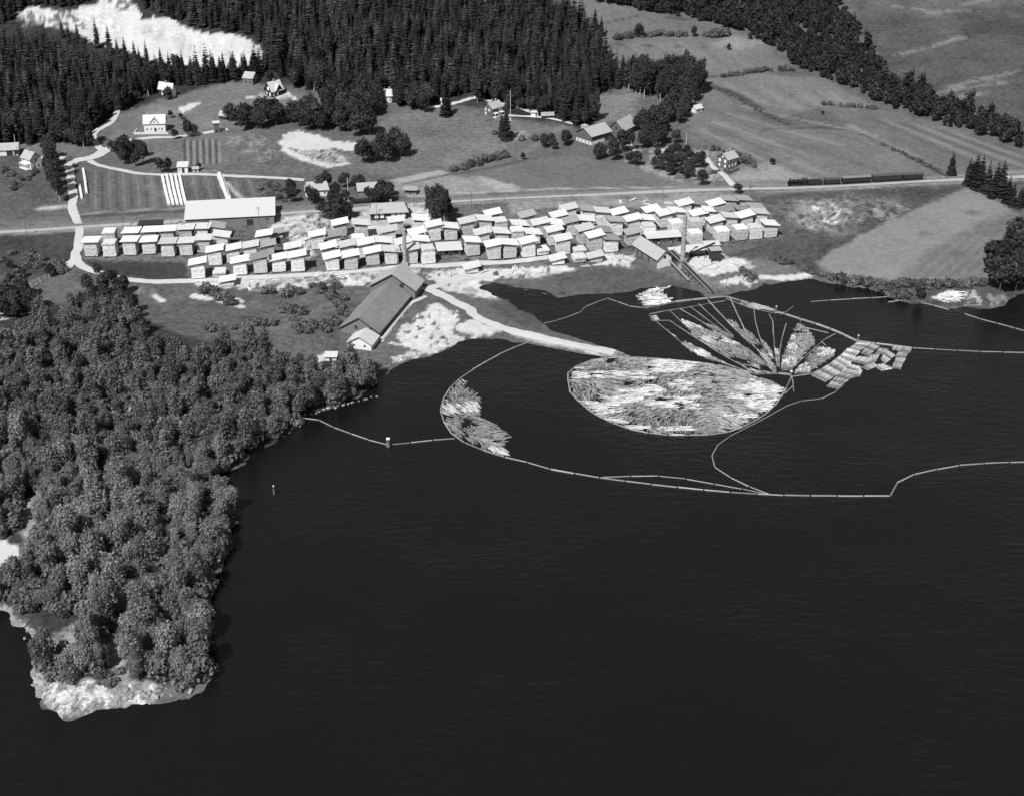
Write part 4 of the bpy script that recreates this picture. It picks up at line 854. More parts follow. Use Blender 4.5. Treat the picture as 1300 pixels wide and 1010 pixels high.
def conifer_mesh(name, seed, h, rad, levels, nb, mat='needles', drooping=.35, fill=False):
    g = np.random.default_rng(seed); V = []; T = []
    for i in range(levels):
        t = (i + g.uniform(-.2, .2)) / levels; z = h * (.10 + .88 * t); r = rad * (1 - t) ** .66 * g.uniform(.8, 1.15) + .18
        n = max(4, int(nb * (1 - .45 * t)))
        for k in range(n):
            a = 2 * np.pi * (k + g.uniform(-.3, .3)) / n + i * 1.3; rr = r * g.uniform(.72, 1.15); w = rr * .40 * g.uniform(.8, 1.25) + .1
            c, s = math.cos(a), math.sin(a); dz = -rr * drooping; up = rr * .18
            V.append([(0, 0, z + up), (c * rr * .55 - s * w, s * rr * .55 + c * w, z + dz * .75), (c * rr, s * rr, z + dz + g.uniform(-.1, .25)), (c * rr * .55 + s * w, s * rr * .55 - c * w, z + dz * .75)])
            T.append(g.uniform(.6, 1.5))
    V.append([(0, 0, h * 1.03), (.18, .1, h * .93), (0, 0, h * .86), (-.18, -.1, h * .93)]); T.append(1.2)
    V = np.array(V).reshape(-1, 3); T = np.repeat(np.array(T), 4)
    return V, np.arange(len(V)).reshape(-1, 4), T
def inpoly(x, y, poly):
    c = False; n = len(poly)
    for i in range(n):
        x1, y1 = poly[i]; x2, y2 = poly[(i + 1) % n]
        if (y1 > y) != (y2 > y) and x < (x2 - x1) * (y - y1) / (y2 - y1) + x1: c = not c
    return c
def scatter(px_poly, s, seed, holes=(), jit=.42):
    q_ = random.Random(seed); pw = [tuple(P(*p).xy) for p in px_poly]; hw = [[tuple(P(*p).xy) for p in h] for h in holes]
    xs = [p[0] for p in pw]; ys = [p[1] for p in pw]; out = []; j = 0; y = min(ys)
    while y < max(ys):
        x = min(xs) + (s / 2 if j % 2 else 0)
        while x < max(xs):
            a = x + q_.uniform(-jit, jit) * s; b = y + q_.uniform(-jit, jit) * s
            if inpoly(a, b, pw) and not any(inpoly(a, b, h) for h in hw) and gz(a, b) > .12: out.append((a, b))
            x += s
        y += s * .87; j += 1
    return out

# --- broad-leaved trees: prototypes (crown + trunk meshes are shared between copies)
BT = []
for k in range(9):
    rx = [4.2, 3.6, 4.6, 3.4, 3.9, 4.8, 3.3, 4.3, 3.7][k]; rz = [5.2, 6.2, 4.8, 6.6, 5.6, 4.4, 6.8, 5.0, 6.0][k]; h = rz * .92 + 2.6
    BT.append((crown_mesh('crown', 200 + k, rx, rz, 9 + k % 4, 2900, .40, 'broad_leaves', spread=.75), trunk_mesh('trunk', h, .24, k, 'tree_bark'), h))
GT = [(crown_mesh('crown', 300 + k, 4.6, [5.2, 6.0, 4.6, 6.6][k], 9, 1500, .62, 'grove_leaves'), trunk_mesh('trunk', [5.2, 6.0, 4.6, 6.6][k] * .9 + 1.6, .22, 30 + k, 'tree_bark'), [5.2, 6.0, 4.6, 6.6][k] * .9 + 1.6) for k in range(4)]
TT = [(crown_mesh('crown', 330 + k, 3.6, 8.2, 12, 2000, .60, 'grove_leaves', spread=.85), trunk_mesh('trunk', 11.0, .26, 35 + k, 'birch_bark'), 10.2) for k in range(3)]
BU = [crown_mesh('foliage', 350 + k, 1.7, 1.25, 5, 420, .30, 'bush_leaves', spread=.7) for k in range(5)]
COUNT = {}
def tree(pool, x, y, sc_, rot, label, group, name='garden_tree', cat='tree', zs=1.0):
    cm, tm, h = pool
    z = gz(x, y); r = empty(name, (x, y, z), rot, label, cat, group); r.scale = (sc_, sc_, sc_ * zs)
    c = link('crown', cm, r); c.location.z = h; link('trunk', tm, r); COUNT[name] = COUNT.get(name, 0) + 1
    return r
def bush(x, y, sc_, rot, label, group, flat=1.0):
    r = empty('bush', (x, y, gz(x, y)), rot, label, 'bush', group); r.scale = (sc_, sc_, sc_ * flat); o = link('foliage', BU[int(rot * 97) % 5], r); o.location.z = .9; return r
WOOD = [(-260, 440), (-60, 440), (0, 434), (30, 424), (60, 412), (90, 402), (118, 396), (140, 398), (165, 404), (182, 420), (175, 436), (205, 446), (240, 458), (275, 456), (310, 450), (345, 462), (392, 472), (430, 474), (462, 480), (484, 484), (464, 491), (436, 510), (398, 525), (368, 546), (340, 562), (314, 577), (304, 590), (276, 599), (279, 616), (295, 643), (297, 663), (290, 689), (268, 728), (264, 782), (259, 832), (256, 862), (246, 874), (205, 880), (196, 870), (165, 864), (92, 860), (62, 864), (50, 848), (57, 812), (62, 782), (45, 786), (25, 772), (-60, 758), (-260, 742)]
HOLES = [[(14, 720), (20, 645), (40, 628), (52, 640), (50, 715)], [(-60, 675), (10, 682), (30, 705), (30, 755), (-60, 757)], [(108, 650), (120, 620), (134, 620), (132, 655)], [(18, 530), (26, 515), (36, 530)], [(396, 450), (432, 448), (438, 476), (398, 482)], [(60, 400), (82, 396), (84, 424), (58, 428)], [(58, 782), (104, 776), (106, 800), (97, 840), (54, 840)], [(133, 804), (158, 800), (162, 868), (131, 868)]]
wp = scatter(WOOD, 5.5, 5, HOLES)
wp.sort(key=lambda p: p[1] + (0 if col(Vector((p[0], p[1], 4))) > -25 else 9999)); far_wp = wp[300:]; wp = wp[:300]
WP = BT + [(crown_mesh('crown', 380 + k, 3.2, 7.4, 12, 2300, .42, 'broad_leaves', spread=.9), trunk_mesh('trunk', 9.6, .22, 60 + k, 'tree_bark'), 8.2) for k in range(2)]
q_ = random.Random(3)
for i, (x, y) in enumerate(wp):
    dl = float(sdf_np(np.array([x]), np.array([y]), LAKE)[0]); far = y > 500
    lab = 'leafy tree on the lake edge of the dense lower left wood' if dl < 16 else ('leafy tree in the upper part of the dense lower left wood' if far else 'leafy tree in the middle of the dense lower left wood')
    tree(WP[i % 11] if dl > 14 else BT[i % 9], x, y, q_.choice((.5, .56, .62, .7, .76, .86, 1.1)) * (.9 if dl < 12 else 1), q_.uniform(0, 6.28), lab, 'broadleaf trees of the lower left wood: ' + ('shore' if dl < 16 else 'upper' if far else 'inner'), 'broadleaf_tree', zs=q_.uniform(.85, 1.2))
cl = smooth([W(*p) for p in COAST[COAST.index((257, 832)):COAST.index((482, 481)) + 1]], 1.0); acc = 99
for i in range(1, len(cl)):
    acc += (cl[i] - cl[i - 1]).length
    if acc > 5.4:
        acc = q_.uniform(-1.2, 1.2); d = (cl[i] - cl[i - 1]).normalized(); n = Vector((-d.y, d.x, 0)); p = cl[i] + n * q_.uniform(1.6, 3.0)
        if gz(p.x, p.y) < .05: p = cl[i] - n * 2.0
        tree(BT[i % 9], p.x, p.y, q_.uniform(.5, .78), q_.uniform(0, 6.28), 'low leafy tree hanging over the water along the wooded shore', 'overhanging shore trees', 'shore_tree', 'tree', q_.uniform(.8, 1.05))
# young undergrowth fills the gaps under the wood
us = scatter(WOOD, 5.2, 8, HOLES)
u = random.Random(9); V = []; T = []; n0 = 0
src = []
for b in BU:
    n = len(b.vertices); a_ = np.empty(n * 3, np.float32); b.vertices.foreach_get('co', a_); tn = np.empty(n, np.float32); b.attributes['tone'].data.foreach_get('value', tn); src.append((a_.reshape(-1, 3), tn))
def merged(name, pts, smin, smax, mat, seed, flat=1.0):
    u = random.Random(seed); V = []; T = []
    for i, (x, y) in enumerate(pts):
        a_, tn = src[i % 5]; s = u.uniform(smin, smax); r = u.uniform(0, 6.28); c, sn = math.cos(r), math.sin(r)
        V.append(np.stack([x + s * (a_[:, 0] * c - a_[:, 1] * sn), y + s * (a_[:, 0] * sn + a_[:, 1] * c), gz(x, y) + s * flat * (a_[:, 2] + .8)], 1)); T.append(tn * u.uniform(.75, 1.25))
    V = np.concatenate(V); return npmesh(name, V, np.arange(len(V)).reshape(-1, 4), [mat], np.concatenate(T))
tag(link('undergrowth', merged('undergrowth', us, 1.6, 3.0, 'bush_leaves', 9, 1.25)), 'low green undergrowth on the floor of the lower left wood', 'undergrowth', None, 'stuff')
V = []; T = []; g = random.Random(12)
for i, (x, y) in enumerate(far_wp):
    cm, tm, h = WP[i % 11]; n = len(cm.vertices); a_ = np.empty(n * 3, np.float32); cm.vertices.foreach_get('co', a_); tn = np.empty(n, np.float32); cm.attributes['tone'].data.foreach_get('value', tn)
    a_ = a_.reshape(-1, 4, 3)[::2]; tn = tn.reshape(-1, 4)[::2].ravel(); ctr = a_.mean(1, keepdims=True); a_ = (ctr + (a_ - ctr) * 1.35).reshape(-1, 3); s = g.choice((.48, .56, .64, .74, .9)); r = g.uniform(0, 6.28); c, sn = math.cos(r), math.sin(r); k = g.uniform(.9, 1.25)
    V.append(np.stack([x + s * (a_[:, 0] * c - a_[:, 1] * sn), y + s * (a_[:, 0] * sn + a_[:, 1] * c), gz(x, y) + s * k * (a_[:, 2] + h)], 1)); T.append(tn * g.uniform(.7, 1.25))
if V: V = np.concatenate(V); tag(link('far_wood', npmesh('far_wood', V, np.arange(len(V)).reshape(-1, 4), ['broad_leaves'], np.concatenate(T))), 'upper far part of the dense leafy wood on the left', 'wood', None, 'stuff')
for (px, py, s) in [(466, 484, .85), (455, 497, .95), (448, 470, .7), (437, 462, .5), (478, 476, .6)]:
    p = P(px, py); tree(BT[(px * 5) % 9], p.x, p.y, s, px * .7, 'round leafy tree at the water just below the white annex', 'trees below the annex')
for (px, py, s) in [(63, 352, .55), (10, 384, .9), (28, 378, 1.0), (42, 392, 1.0), (8, 400, .8), (20, 404, .6), (125, 352, .6), (142, 362, .75), (160, 372, .8), (112, 372, .8), (168, 400, .6), (30, 352, .45), (15, 345, .5)]:
    p = P(px, py); tree(GT[px % 4], p.x, p.y, s, px * .7, 'dark leafy tree near the left road bend above the wood', 'dark trees by the road bend')
# groves and garden trees
def grove(poly, s, seed, pool, lab, grp, smin=.8, smax=1.15, zs=(.9, 1.1), name='garden_tree'):
    g = random.Random(seed)
    for i, (x, y) in enumerate(scatter(poly, s, seed)): tree(pool[i % len(pool)], x, y, g.uniform(smin, smax), g.uniform(0, 6.28), lab, grp, name, 'tree', g.uniform(*zs))
grove([(286, 161), (296, 150), (345, 150), (378, 147), (402, 150), (404, 160), (350, 164), (300, 168)], 7.5, 21, GT, 'dark round tree in the grove between the gabled house and small sand pit', 'grove below the gabled house', .9, 1.3)
grove([(380, 166), (390, 158), (440, 154), (474, 160), (480, 173), (455, 178), (425, 172), (405, 166)], 7.5, 22, GT, 'dark round tree in the grove right above the small sand pit', 'grove above the small sand pit', .95, 1.4)
grove([(456, 207), (464, 200), (500, 192), (516, 188), (524, 192), (505, 206), (470, 210)], 7.5, 23, GT, 'dark round tree in the lone grove right of the small sand pit', 'grove right of the small sand pit', .9, 1.25)
grove([(405, 142), (425, 132), (484, 136), (486, 148), (450, 152), (415, 150)], 7, 24, GT, 'leafy tree left of the small white house at the forest foot', 'leafy forest edge left', .9, 1.3)
grove([(503, 138), (520, 130), (548, 132), (550, 143), (515, 146)], 7, 25, GT, 'leafy tree right of the small white house at the forest foot', 'leafy forest edge right', .9, 1.3)
grove([(602, 128), (615, 120), (648, 124), (650, 132), (620, 130)], 9, 26, GT, 'big leafy tree in front of the forest behind the red house', 'leafy trees behind the red house', 1.2, 1.7)
grove([(790, 194), (802, 186), (840, 172), (878, 146), (880, 138), (862, 136), (830, 150), (808, 164), (812, 176), (850, 182), (835, 190)], 7.5, 27, GT, 'tall dark leafy tree in the big grove between barns and farmhouse', 'big grove by the farm', .85, 1.2)
grove([(797, 118), (812, 126), (860, 132), (886, 130), (892, 116), (880, 104), (830, 104), (800, 106)], 6.2, 28, TT, 'tall slim tree in the forest tongue reaching into the fields', 'forest tongue trees', .85, 1.15, name='birch_tree')
grove([(684, 190), (695, 182), (722, 178), (728, 184), (705, 194)], 7, 29, GT, 'small bushy tree on the slope below the cow barn', 'bushes below the cow barn', .5, .8)
grove([(751, 204), (758, 196), (778, 196), (786, 204), (770, 208)], 7, 30, GT, 'leafy tree in front of the cow barn', 'trees in front of the cow barn', .7, .95)
grove([(825, 214), (838, 200), (868, 196), (893, 212), (888, 226), (868, 228), (842, 224)], 6.8, 31, GT, 'small orchard tree in the farm garden', 'orchard in the farm garden', .45, .72, name='orchard_tree')
grove([(147, 208), (152, 196), (168, 188), (178, 194), (192, 190), (188, 200), (180, 214), (160, 216)], 8, 32, GT, 'dark tree in the clump above the garden road', 'clump above the garden road', .75, 1.0)
grove([(364, 256), (368, 244), (388, 252), (400, 256), (430, 252), (446, 246), (452, 254), (440, 262), (390, 262)], 7, 33, GT, 'garden tree around the cottages by the railway', 'garden trees by the railway', .45, .75)
grove([(458, 256), (470, 250), (492, 246), (506, 250), (498, 258), (470, 262)], 6.5, 34, GT, 'leafy tree in front of the grey cottage', 'trees by the grey cottage', .6, .85)
grove([(402, 280), (412, 272), (440, 270), (445, 280), (420, 285)], 6.5, 35, GT, 'tree in the dark clump left of the station yard', 'clump left of the station yard', .75, 1.0)
grove([(534, 280), (545, 272), (566, 276), (570, 285), (550, 287)], 5.5, 36, TT, 'tall dark tree beside the crossing hut', 'trees beside the crossing hut', .6, .95, name='birch_tree')
grove([(385, 246), (400, 240), (440, 238), (475, 240), (478, 243), (430, 245)], 7.5, 37, GT, 'dark tree behind the cottages by the railway', 'trees behind the cottages', .65, .9)
grove([(1262, 372), (1258, 352), (1268, 336), (1290, 322), (1312, 318), (1335, 360), (1305, 378), (1285, 382), (1272, 380)], 7.5, 38, GT, 'large dark tree on the wooded point at the right edge', 'trees on the right hand point', 1.2, 1.7)
for (px, py, s, l) in [(1168, 380, .75, 'round dark tree standing at the water on the right shore'), (142, 193, .55, 'small dark tree at the fork of the hillside lane'), (238, 174, .9, 'tall dark leafy tree beside the lane right of the dormer house'), (245, 173, .75, 'second dark leafy tree beside the lane right of the dormer house'),
                       (223, 177, .55, 'slim tree in front of the lane right of the dormer house'), (217, 150, .38, 'round small tree directly behind the dormer house'), (230, 152, .4, 'round small tree between dormer house and field barn'), (213, 127, .75, 'leafy tree hiding the dark house at the wood edge'), (205, 219, .75, 'dark tree left of the white garden kiosk'), (214, 219, .7, 'dark tree close to the white garden kiosk'),
                       (253, 216, .35, 'low round tree right of the white garden kiosk'), (741, 160, .95, 'broad dark tree above the cow barn'), (801, 209, .7, 'leafy tree left of the orchard path'), (809, 211, .8, 'second leafy tree left of the orchard path'), (892, 236, .8, 'dense round tree at the lower corner of the farm garden'), (936, 246, .55, 'lone tree between farm drive and railway'),
                       (858, 182, .75, 'narrow dark tree right of the big grove'), (811, 48, .8, 'lone tree on the hedge between upper fields'), (880, 47, .6, 'dark tree at the right end of the upper hedge'), (660, 138, .8, 'dark tree at the lower edge of the forest by the path'), (980, 210, .4, 'little tree on the pale field above the locomotive'), (1044, 146, .25, 'tiny round tree in the middle of the right fields'), (664, 203, .35, 'bushy tree on the meadow below the farm slope'),
                       (1012, 236, .22, 'small bush like tree just behind the train'), (952, 50, .45, 'small tree on the pale field patch at upper right'), (925, 64, .4, 'small tree below the pale field patch at upper right')]:
    p = P(px, py); tree(GT[(px + py) % 4], p.x, p.y, s, px * .3, l, None)
grove([(-30, 388), (20, 380), (44, 378), (48, 394), (20, 404), (-30, 412)], 7, 90, GT, 'dark leafy tree in the clump left of the white rail fences', 'dark clump by the rail fences', .6, .85)
grove([(96, 394), (112, 380), (130, 372), (160, 382), (172, 402), (140, 412), (112, 412)], 7, 91, GT, 'dark leafy tree at the top of the wood below the yard road', 'dark trees below the yard road', .55, .9)
# hedges: bushes in rows
def hedge(pts, n, s, lab, grp, seed, flat=1.0, spread=1.0):
    g = random.Random(seed); c = smooth([P(*p) for p in pts], 1.0)
    for k in range(n):
        p = c[min(len(c) - 1, int(len(c) * (k + g.uniform(.1, .9)) / n))]; bush(p.x + g.uniform(-spread, spread), p.y + g.uniform(-spread, spread), s * g.uniform(.7, 1.3), g.uniform(0, 6.28), lab, grp, flat)
hedge([(785, 50), (800, 47), (830, 46), (850, 46), (870, 46)], 22, 1.6, 'bush in the dark hedge between the upper fields', 'upper hedge', 41)
hedge([(898, 46), (915, 46), (925, 45)], 10, 2.2, 'bush in the hedge end at the upper pale field', 'upper hedge end', 42)
hedge([(918, 98), (950, 94), (980, 90), (1005, 90)], 20, 1.4, 'bush on the hedge line above the tilted fields', 'middle hedge', 43)
hedge([(1045, 133), (1080, 136), (1112, 138)], 16, 1.2, 'bush on the boundary right of the tilted fields', 'right hedge', 44)
hedge([(1118, 183), (1150, 198), (1180, 212), (1203, 225)], 26, .9, 'low bush on the field ditch running to the railway', 'field ditch bushes', 45, .8)
hedge([(900, 112), (935, 124), (970, 145), (990, 155)], 20, .8, 'low bush on the diagonal ditch of the upper field', 'diagonal ditch bushes', 46, .7, 2)
hedge([(575, 218), (590, 214), (610, 208), (640, 200)], 12, 1.8, 'bush on the meadow hedge above the striped fields', 'meadow hedge', 47)
hedge([(1060, 356), (1090, 360), (1115, 366), (1130, 373), (1150, 378)], 26, 1.7, 'bush on the shore below the big tilted field', 'right shore bushes', 48, 1, 2.5)
hedge([(1140, 362), (1180, 364), (1225, 364), (1250, 362)], 26, 1.5, 'bush on the dark bank under the tilted field', 'right bank bushes', 49, .9, 2.5)
hedge([(895, 188), (910, 192), (930, 196), (945, 200), (960, 212)], 12, 1.3, 'garden bush behind the dark farmhouse', 'farmhouse garden bushes', 50)
hedge([(940, 206), (955, 210)], 4, 1.4, 'bush right of the dark farmhouse', 'bushes right of the farmhouse', 51)
hedge([(900, 222), (918, 217), (926, 220), (940, 215)], 9, 1.0, 'low bush against the farmhouse walls', 'bushes at the farmhouse walls', 52, .7, .5)
hedge([(250, 372), (275, 375), (300, 388)], 9, 1.7, 'bush on the scrub meadow under the low roofed stack', 'scrub bushes left', 53, 1, 3)
hedge([(340, 372), (360, 374), (390, 368), (420, 372), (430, 395), (418, 420)], 26, 1.6, 'bush on the scrub meadow left of the long barn', 'scrub bushes by the long barn', 54, 1, 4)
hedge([(360, 392), (385, 404), (400, 418), (340, 410), (300, 415), (280, 422)], 30, 1.5, 'bush at the upper rim of the lower left wood', 'wood rim bushes', 55, 1, 6)
hedge([(5, 215), (15, 225), (35, 226), (12, 240), (50, 222)], 20, 1.2, 'garden bush on the lawn below the veranda house', 'veranda house garden bushes', 56, 1, 4)
hedge([(330, 238), (350, 240), (365, 250), (350, 256), (340, 248)], 22, 1.2, 'small fruit bush in the garden beside the warehouse', 'garden bushes by the warehouse', 57, 1, 4)
hedge([(0, 330), (30, 325), (60, 335), (85, 345), (45, 340), (10, 360)], 30, 1.4, 'bush on the rough ground left of the road bend', 'rough ground bushes', 58, .9, 5)
hedge([(570, 316), (640, 360), (690, 372), (720, 373)], 8, .9, 'low bush on the marsh by the inlet', 'marsh bushes', 59, .6, 2)
hedge([(985, 330), (1020, 342), (1040, 350)], 14, 1.2, 'bush on the slope above the pale sand spit', 'sand spit bushes', 60, .8, 3)
hedge([(625, 172), (670, 178), (690, 176)], 6, 1.5, 'bush on the slope below the red house', 'bushes below the red house', 61, 1, 3)
hedge([(440, 120), (500, 128)], 3, 1.5, 'bush by the forest foot', 'forest foot bushes', 62)
hedge([(125, 845), (140, 868), (115, 840), (150, 862), (95, 848)], 12, 1.2, 'low bush among the pale rocks of the headland', 'headland bushes', 63, .8, 2)
hedge([(940, 345), (953, 357), (962, 352)], 5, 1.2, 'bush between the white sawdust banks', 'sawdust bank bushes', 64)
# columnar trees at the left edge, conifers on their own
CB = []
for k in range(6):
    v, f, t = conifer_mesh('c', 400 + k, 20, 3.3 + .25 * (k % 3), 17, 11); CB.append((npmesh('crown', v, f, ['needles'], t), MB()))
for k in range(6):
    m = MB(); m.tube((0, 0, -1), (0, 0, 17), .26, .06, 6); CB[k] = (CB[k][0], m.mesh('trunk', ['tree_bark']))
def conifer(x, y, s, rot, lab, grp, k=0, wide=1.0):
    r = empty('conifer', (x, y, gz(x, y)), rot, lab, 'conifer', grp); r.scale = (s * wide, s * wide, s); link('crown', CB[k % 6][0], r); link('trunk', CB[k % 6][1], r); COUNT['conifer'] = COUNT.get('conifer', 0) + 1
for i, (px, py, s) in enumerate([(66, 212, .9), (70, 228, 1.0), (72, 246, 1.05), (67, 238, .95), (76, 256, .85), (62, 203, .8), (69, 220, 1.0), (74, 236, .75)]):
    p = P(px, py); tree(TT[i % 3], p.x, p.y, s, i * 1.1, 'tall dark columnar tree in the row beside the left gravel road', 'columnar trees by the gravel road', 'columnar_tree')
for (px, py, s, wd, l) in [(565, 148, .95, 1.2, 'broad dark conifer in front of the tiny white outhouse'), (570, 147, .8, 1.0, 'slim conifer right beside the broad one at the outhouse'), (642, 178, 1.05, 1.25, 'tall pointed conifer on the meadow below the red house'), (637, 174, .8, 1.0, 'shorter conifer next to the pointed one below the red house'),
                           (1207, 224, .75, 1.2, 'lone pointed conifer at the end of the field ditch'), (755, 38, .8, 1.1, 'conifer just outside the forest by the upper fields'), (763, 46, .75, 1.1, 'second conifer just outside the forest by the upper fields')]:
    p = P(px, py); conifer(p.x, p.y, s, px, l, None, px, wd)
for i, (px, py, s) in enumerate([(1228, 236, .85), (1236, 239, 1.05), (1243, 241, 1.0), (1252, 245, .95), (1262, 249, 1.0), (1269, 250, 1.05), (1278, 258, .8), (1284, 262, .7), (1293, 264, .6), (1300, 262, .9), (1232, 234, .7), (1258, 252, .7)]):
    p = P(px, py); conifer(p.x, p.y, s, i, 'conifer in the dark row beside the railway at the right edge', 'conifer row at the right edge', i, 1.15)
# the spruce forest: its nearest trees one by one, the depth of it as one mass
NEARB = [(-40, 190), (0, 187), (60, 182), (100, 184), (118, 166), (136, 150), (138, 138), (160, 132), (200, 113), (245, 110), (300, 104), (330, 98), (380, 112), (420, 128), (480, 132), (530, 137), (600, 120), (645, 128), (700, 148), (728, 162), (756, 152), (752, 128), (770, 118), (800, 112), (815, 104)]
FOREST = [[(-60, 50), (20, 56), (60, 62), (110, 76), (150, 88), (200, 97), (250, 96), (300, 94), (318, 92), (330, 98), (300, 104), (245, 110), (200, 113), (160, 132), (138, 138), (136, 150), (118, 166), (100, 184), (60, 182), (0, 187), (-60, 190)],
          [(318, 88), (345, 88), (360, 104), (385, 112), (420, 128), (480, 132), (530, 137), (600, 120), (645, 128), (700, 148), (728, 162), (756, 152), (752, 128), (770, 118), (800, 112), (815, 104), (790, 96), (775, 80), (768, 64), (752, 50), (742, 32), (730, 22), (700, 12), (660, -8), (640, -30), (150, -40), (160, -14), (185, 2), (180, 12), (198, 18), (240, 32), (275, 38), (305, 45), (335, 58), (342, 74)],
          [(-60, -40), (150, -40), (128, -8), (112, 2), (95, 10), (60, 8), (30, 8), (15, 24), (-60, 50)]]
nb = np.array([[*P(*p)][:2] for p in NEARB]); fp = []; FOREST += [[(-320, 20), (-60, 20), (-60, 190), (-320, 192)], [(-320, -40), (-60, -40), (-60, 20), (-320, 20)]]
for k, poly in enumerate(FOREST): fp += scatter(poly, 5.7, 71 + k)
fx = np.array(fp); dn = dist_np(fx[:, 0], fx[:, 1], nb, False) + np.array([0 if col(Vector((p[0], p[1], 12))) > -20 else 9999 for p in fp]); order = np.argsort(dn)
free = order[:270]; rest = order[270:]; g = random.Random(5)
for i in free:
    x, y = fx[i]; where = 'left' if x < -170 else ('middle' if x < 0 else 'right')
    conifer(x, y, g.choice((.45, .55, .65, .72, .8, .88, .95, 1.05)), g.uniform(0, 6.28), 'dark spruce along the %s front edge of the big forest' % where, 'spruces on the %s forest edge' % where, int(i), g.uniform(.8, 1.4))
low = [conifer_mesh('c', 500 + k, 20, 3.0 + .3 * k, 12, 8) for k in range(4)]
V = []; T = []
for i in rest:
    x, y = fx[i]; a_, f_, t_ = low[i % 4]; s = g.choice((.45, .55, .65, .7, .75, .8, .85, .9, .95, 1.1)) * (.8 + .4 * float(fbm(np.array([x / 40]), np.array([y / 40]), 91, 2)[0])); w = s * g.uniform(.8, 1.35); r = g.uniform(0, 6.28); c, sn = math.cos(r), math.sin(r)
    V.append(np.stack([x + w * (a_[:, 0] * c - a_[:, 1] * sn), y + w * (a_[:, 0] * sn + a_[:, 1] * c), gz(x, y) + s * a_[:, 2]], 1)); T.append(t_ * g.choice((.55, .7, .8, .9, 1.0, 1.1, 1.3, 1.9)))
V = np.concatenate(V); tag(link('spruce_forest', npmesh('spruce_forest', V, np.arange(len(V)).reshape(-1, 4), ['needles'], np.concatenate(T))), 'dense dark spruce forest covering the hill', 'forest', None, 'stuff')
# lighter leafy trees mixed along the forest foot
g = random.Random(15)
for px0, px1, y0, y1, n, lab in ((340, 480, 108, 134, 16, 'light leafy tree at the forest foot above the dark groves'), (560, 700, 118, 150, 16, 'light leafy tree at the forest foot behind the red house'), (130, 240, 96, 150, 14, 'leafy tree at the wood edge left of the white houses'), (700, 760, 120, 160, 8, 'leafy tree at the forest corner above the cow barn'), (0, 120, 176, 188, 10, 'leafy tree at the forest foot behind the veranda house')):
    for i in range(n):
        t = g.random(); p = P(px0 + (px1 - px0) * t, (y0 + (y1 - y0) * t if px0 not in (130,) else y1 - (y1 - y0) * t) + g.uniform(-4, 2)); tree((GT + TT)[i % 7], p.x, p.y, g.uniform(.7, 1.15), g.uniform(0, 6.28), lab, lab.replace('tree', 'trees'), 'forest_edge_tree')
# trees on the sand pit rims
for i, (px, py, s) in enumerate([(124, 60, 1.0), (140, 70, 1.05), (100, 58, .8), (88, 55, .75), (160, 78, .85), (172, 80, .75), (187, 82, .8), (80, 48, .7), (205, 86, .7), (232, 88, .65), (272, 92, .65), (284, 92, .7), (296, 92, .65), (308, 90, .6), (150, 74, .7), (215, 88, .6), (178, 84, .65)]):
    p = P(px, py); conifer(p.x, p.y, s * 1.05, i, 'pointed spruce standing dark against the white sand pit', 'spruces in front of the sand pit', i, .9)
# the brook wood far right of the forest: one far mass of leafy crowns
BROOK = [(745, -30), (750, 2), (790, 11), (850, 20), (900, 30), (940, 44), (985, 66), (1005, 82), (1040, 99), (1090, 116), (1112, 132), (1150, 145), (1200, 161), (1250, 174), (1300, 190), (1380, 212), (1380, 196), (1300, 170), (1250, 150), (1200, 130), (1150, 110), (1112, 98), (1124, 84), (1098, 62), (1080, 32), (1064, -2), (1060, -30)]
bp = scatter(BROOK, 5.6, 81, (), .7); g = random.Random(6); V = []; T = []
gsrc = []
for cm, tm, h in GT + TT[:1]:
    n = len(cm.vertices); a_ = np.empty(n * 3, np.float32); cm.vertices.foreach_get('co', a_); tn = np.empty(n, np.float32); cm.attributes['tone'].data.foreach_get('value', tn)
    a_ = a_.reshape(-1, 4, 3); sel = np.arange(0, len(a_), 4); a2 = a_[sel]; ctr = a2.mean(1, keepdims=True); a2 = ctr + (a2 - ctr) * 1.7
    gsrc.append((a2.reshape(-1, 3), tn.reshape(-1, 4)[sel].ravel(), h * .8))
for i, (x, y) in enumerate(bp):
    a_, tn, h = gsrc[i % 5]; s = g.choice((.45, .55, .65, .75, .9, 1.05)) * (.85 if x > 190 else 1); r = g.uniform(0, 6.28); c, sn = math.cos(r), math.sin(r)
    V.append(np.stack([x + s * (a_[:, 0] * c - a_[:, 1] * sn), y + s * (a_[:, 0] * sn + a_[:, 1] * c), gz(x, y) + s * (a_[:, 2] + h)], 1)); T.append(tn * g.uniform(.6, 1.35))
V = np.concatenate(V); tag(link('brook_wood', npmesh('brook_wood', V, np.arange(len(V)).reshape(-1, 4), ['grove_leaves'], np.concatenate(T))), 'dark leafy wood following the brook across the far fields', 'wood', None, 'stuff')
print('TREES', COUNT, len(rest), len(bp), len(us), len(far_wp))
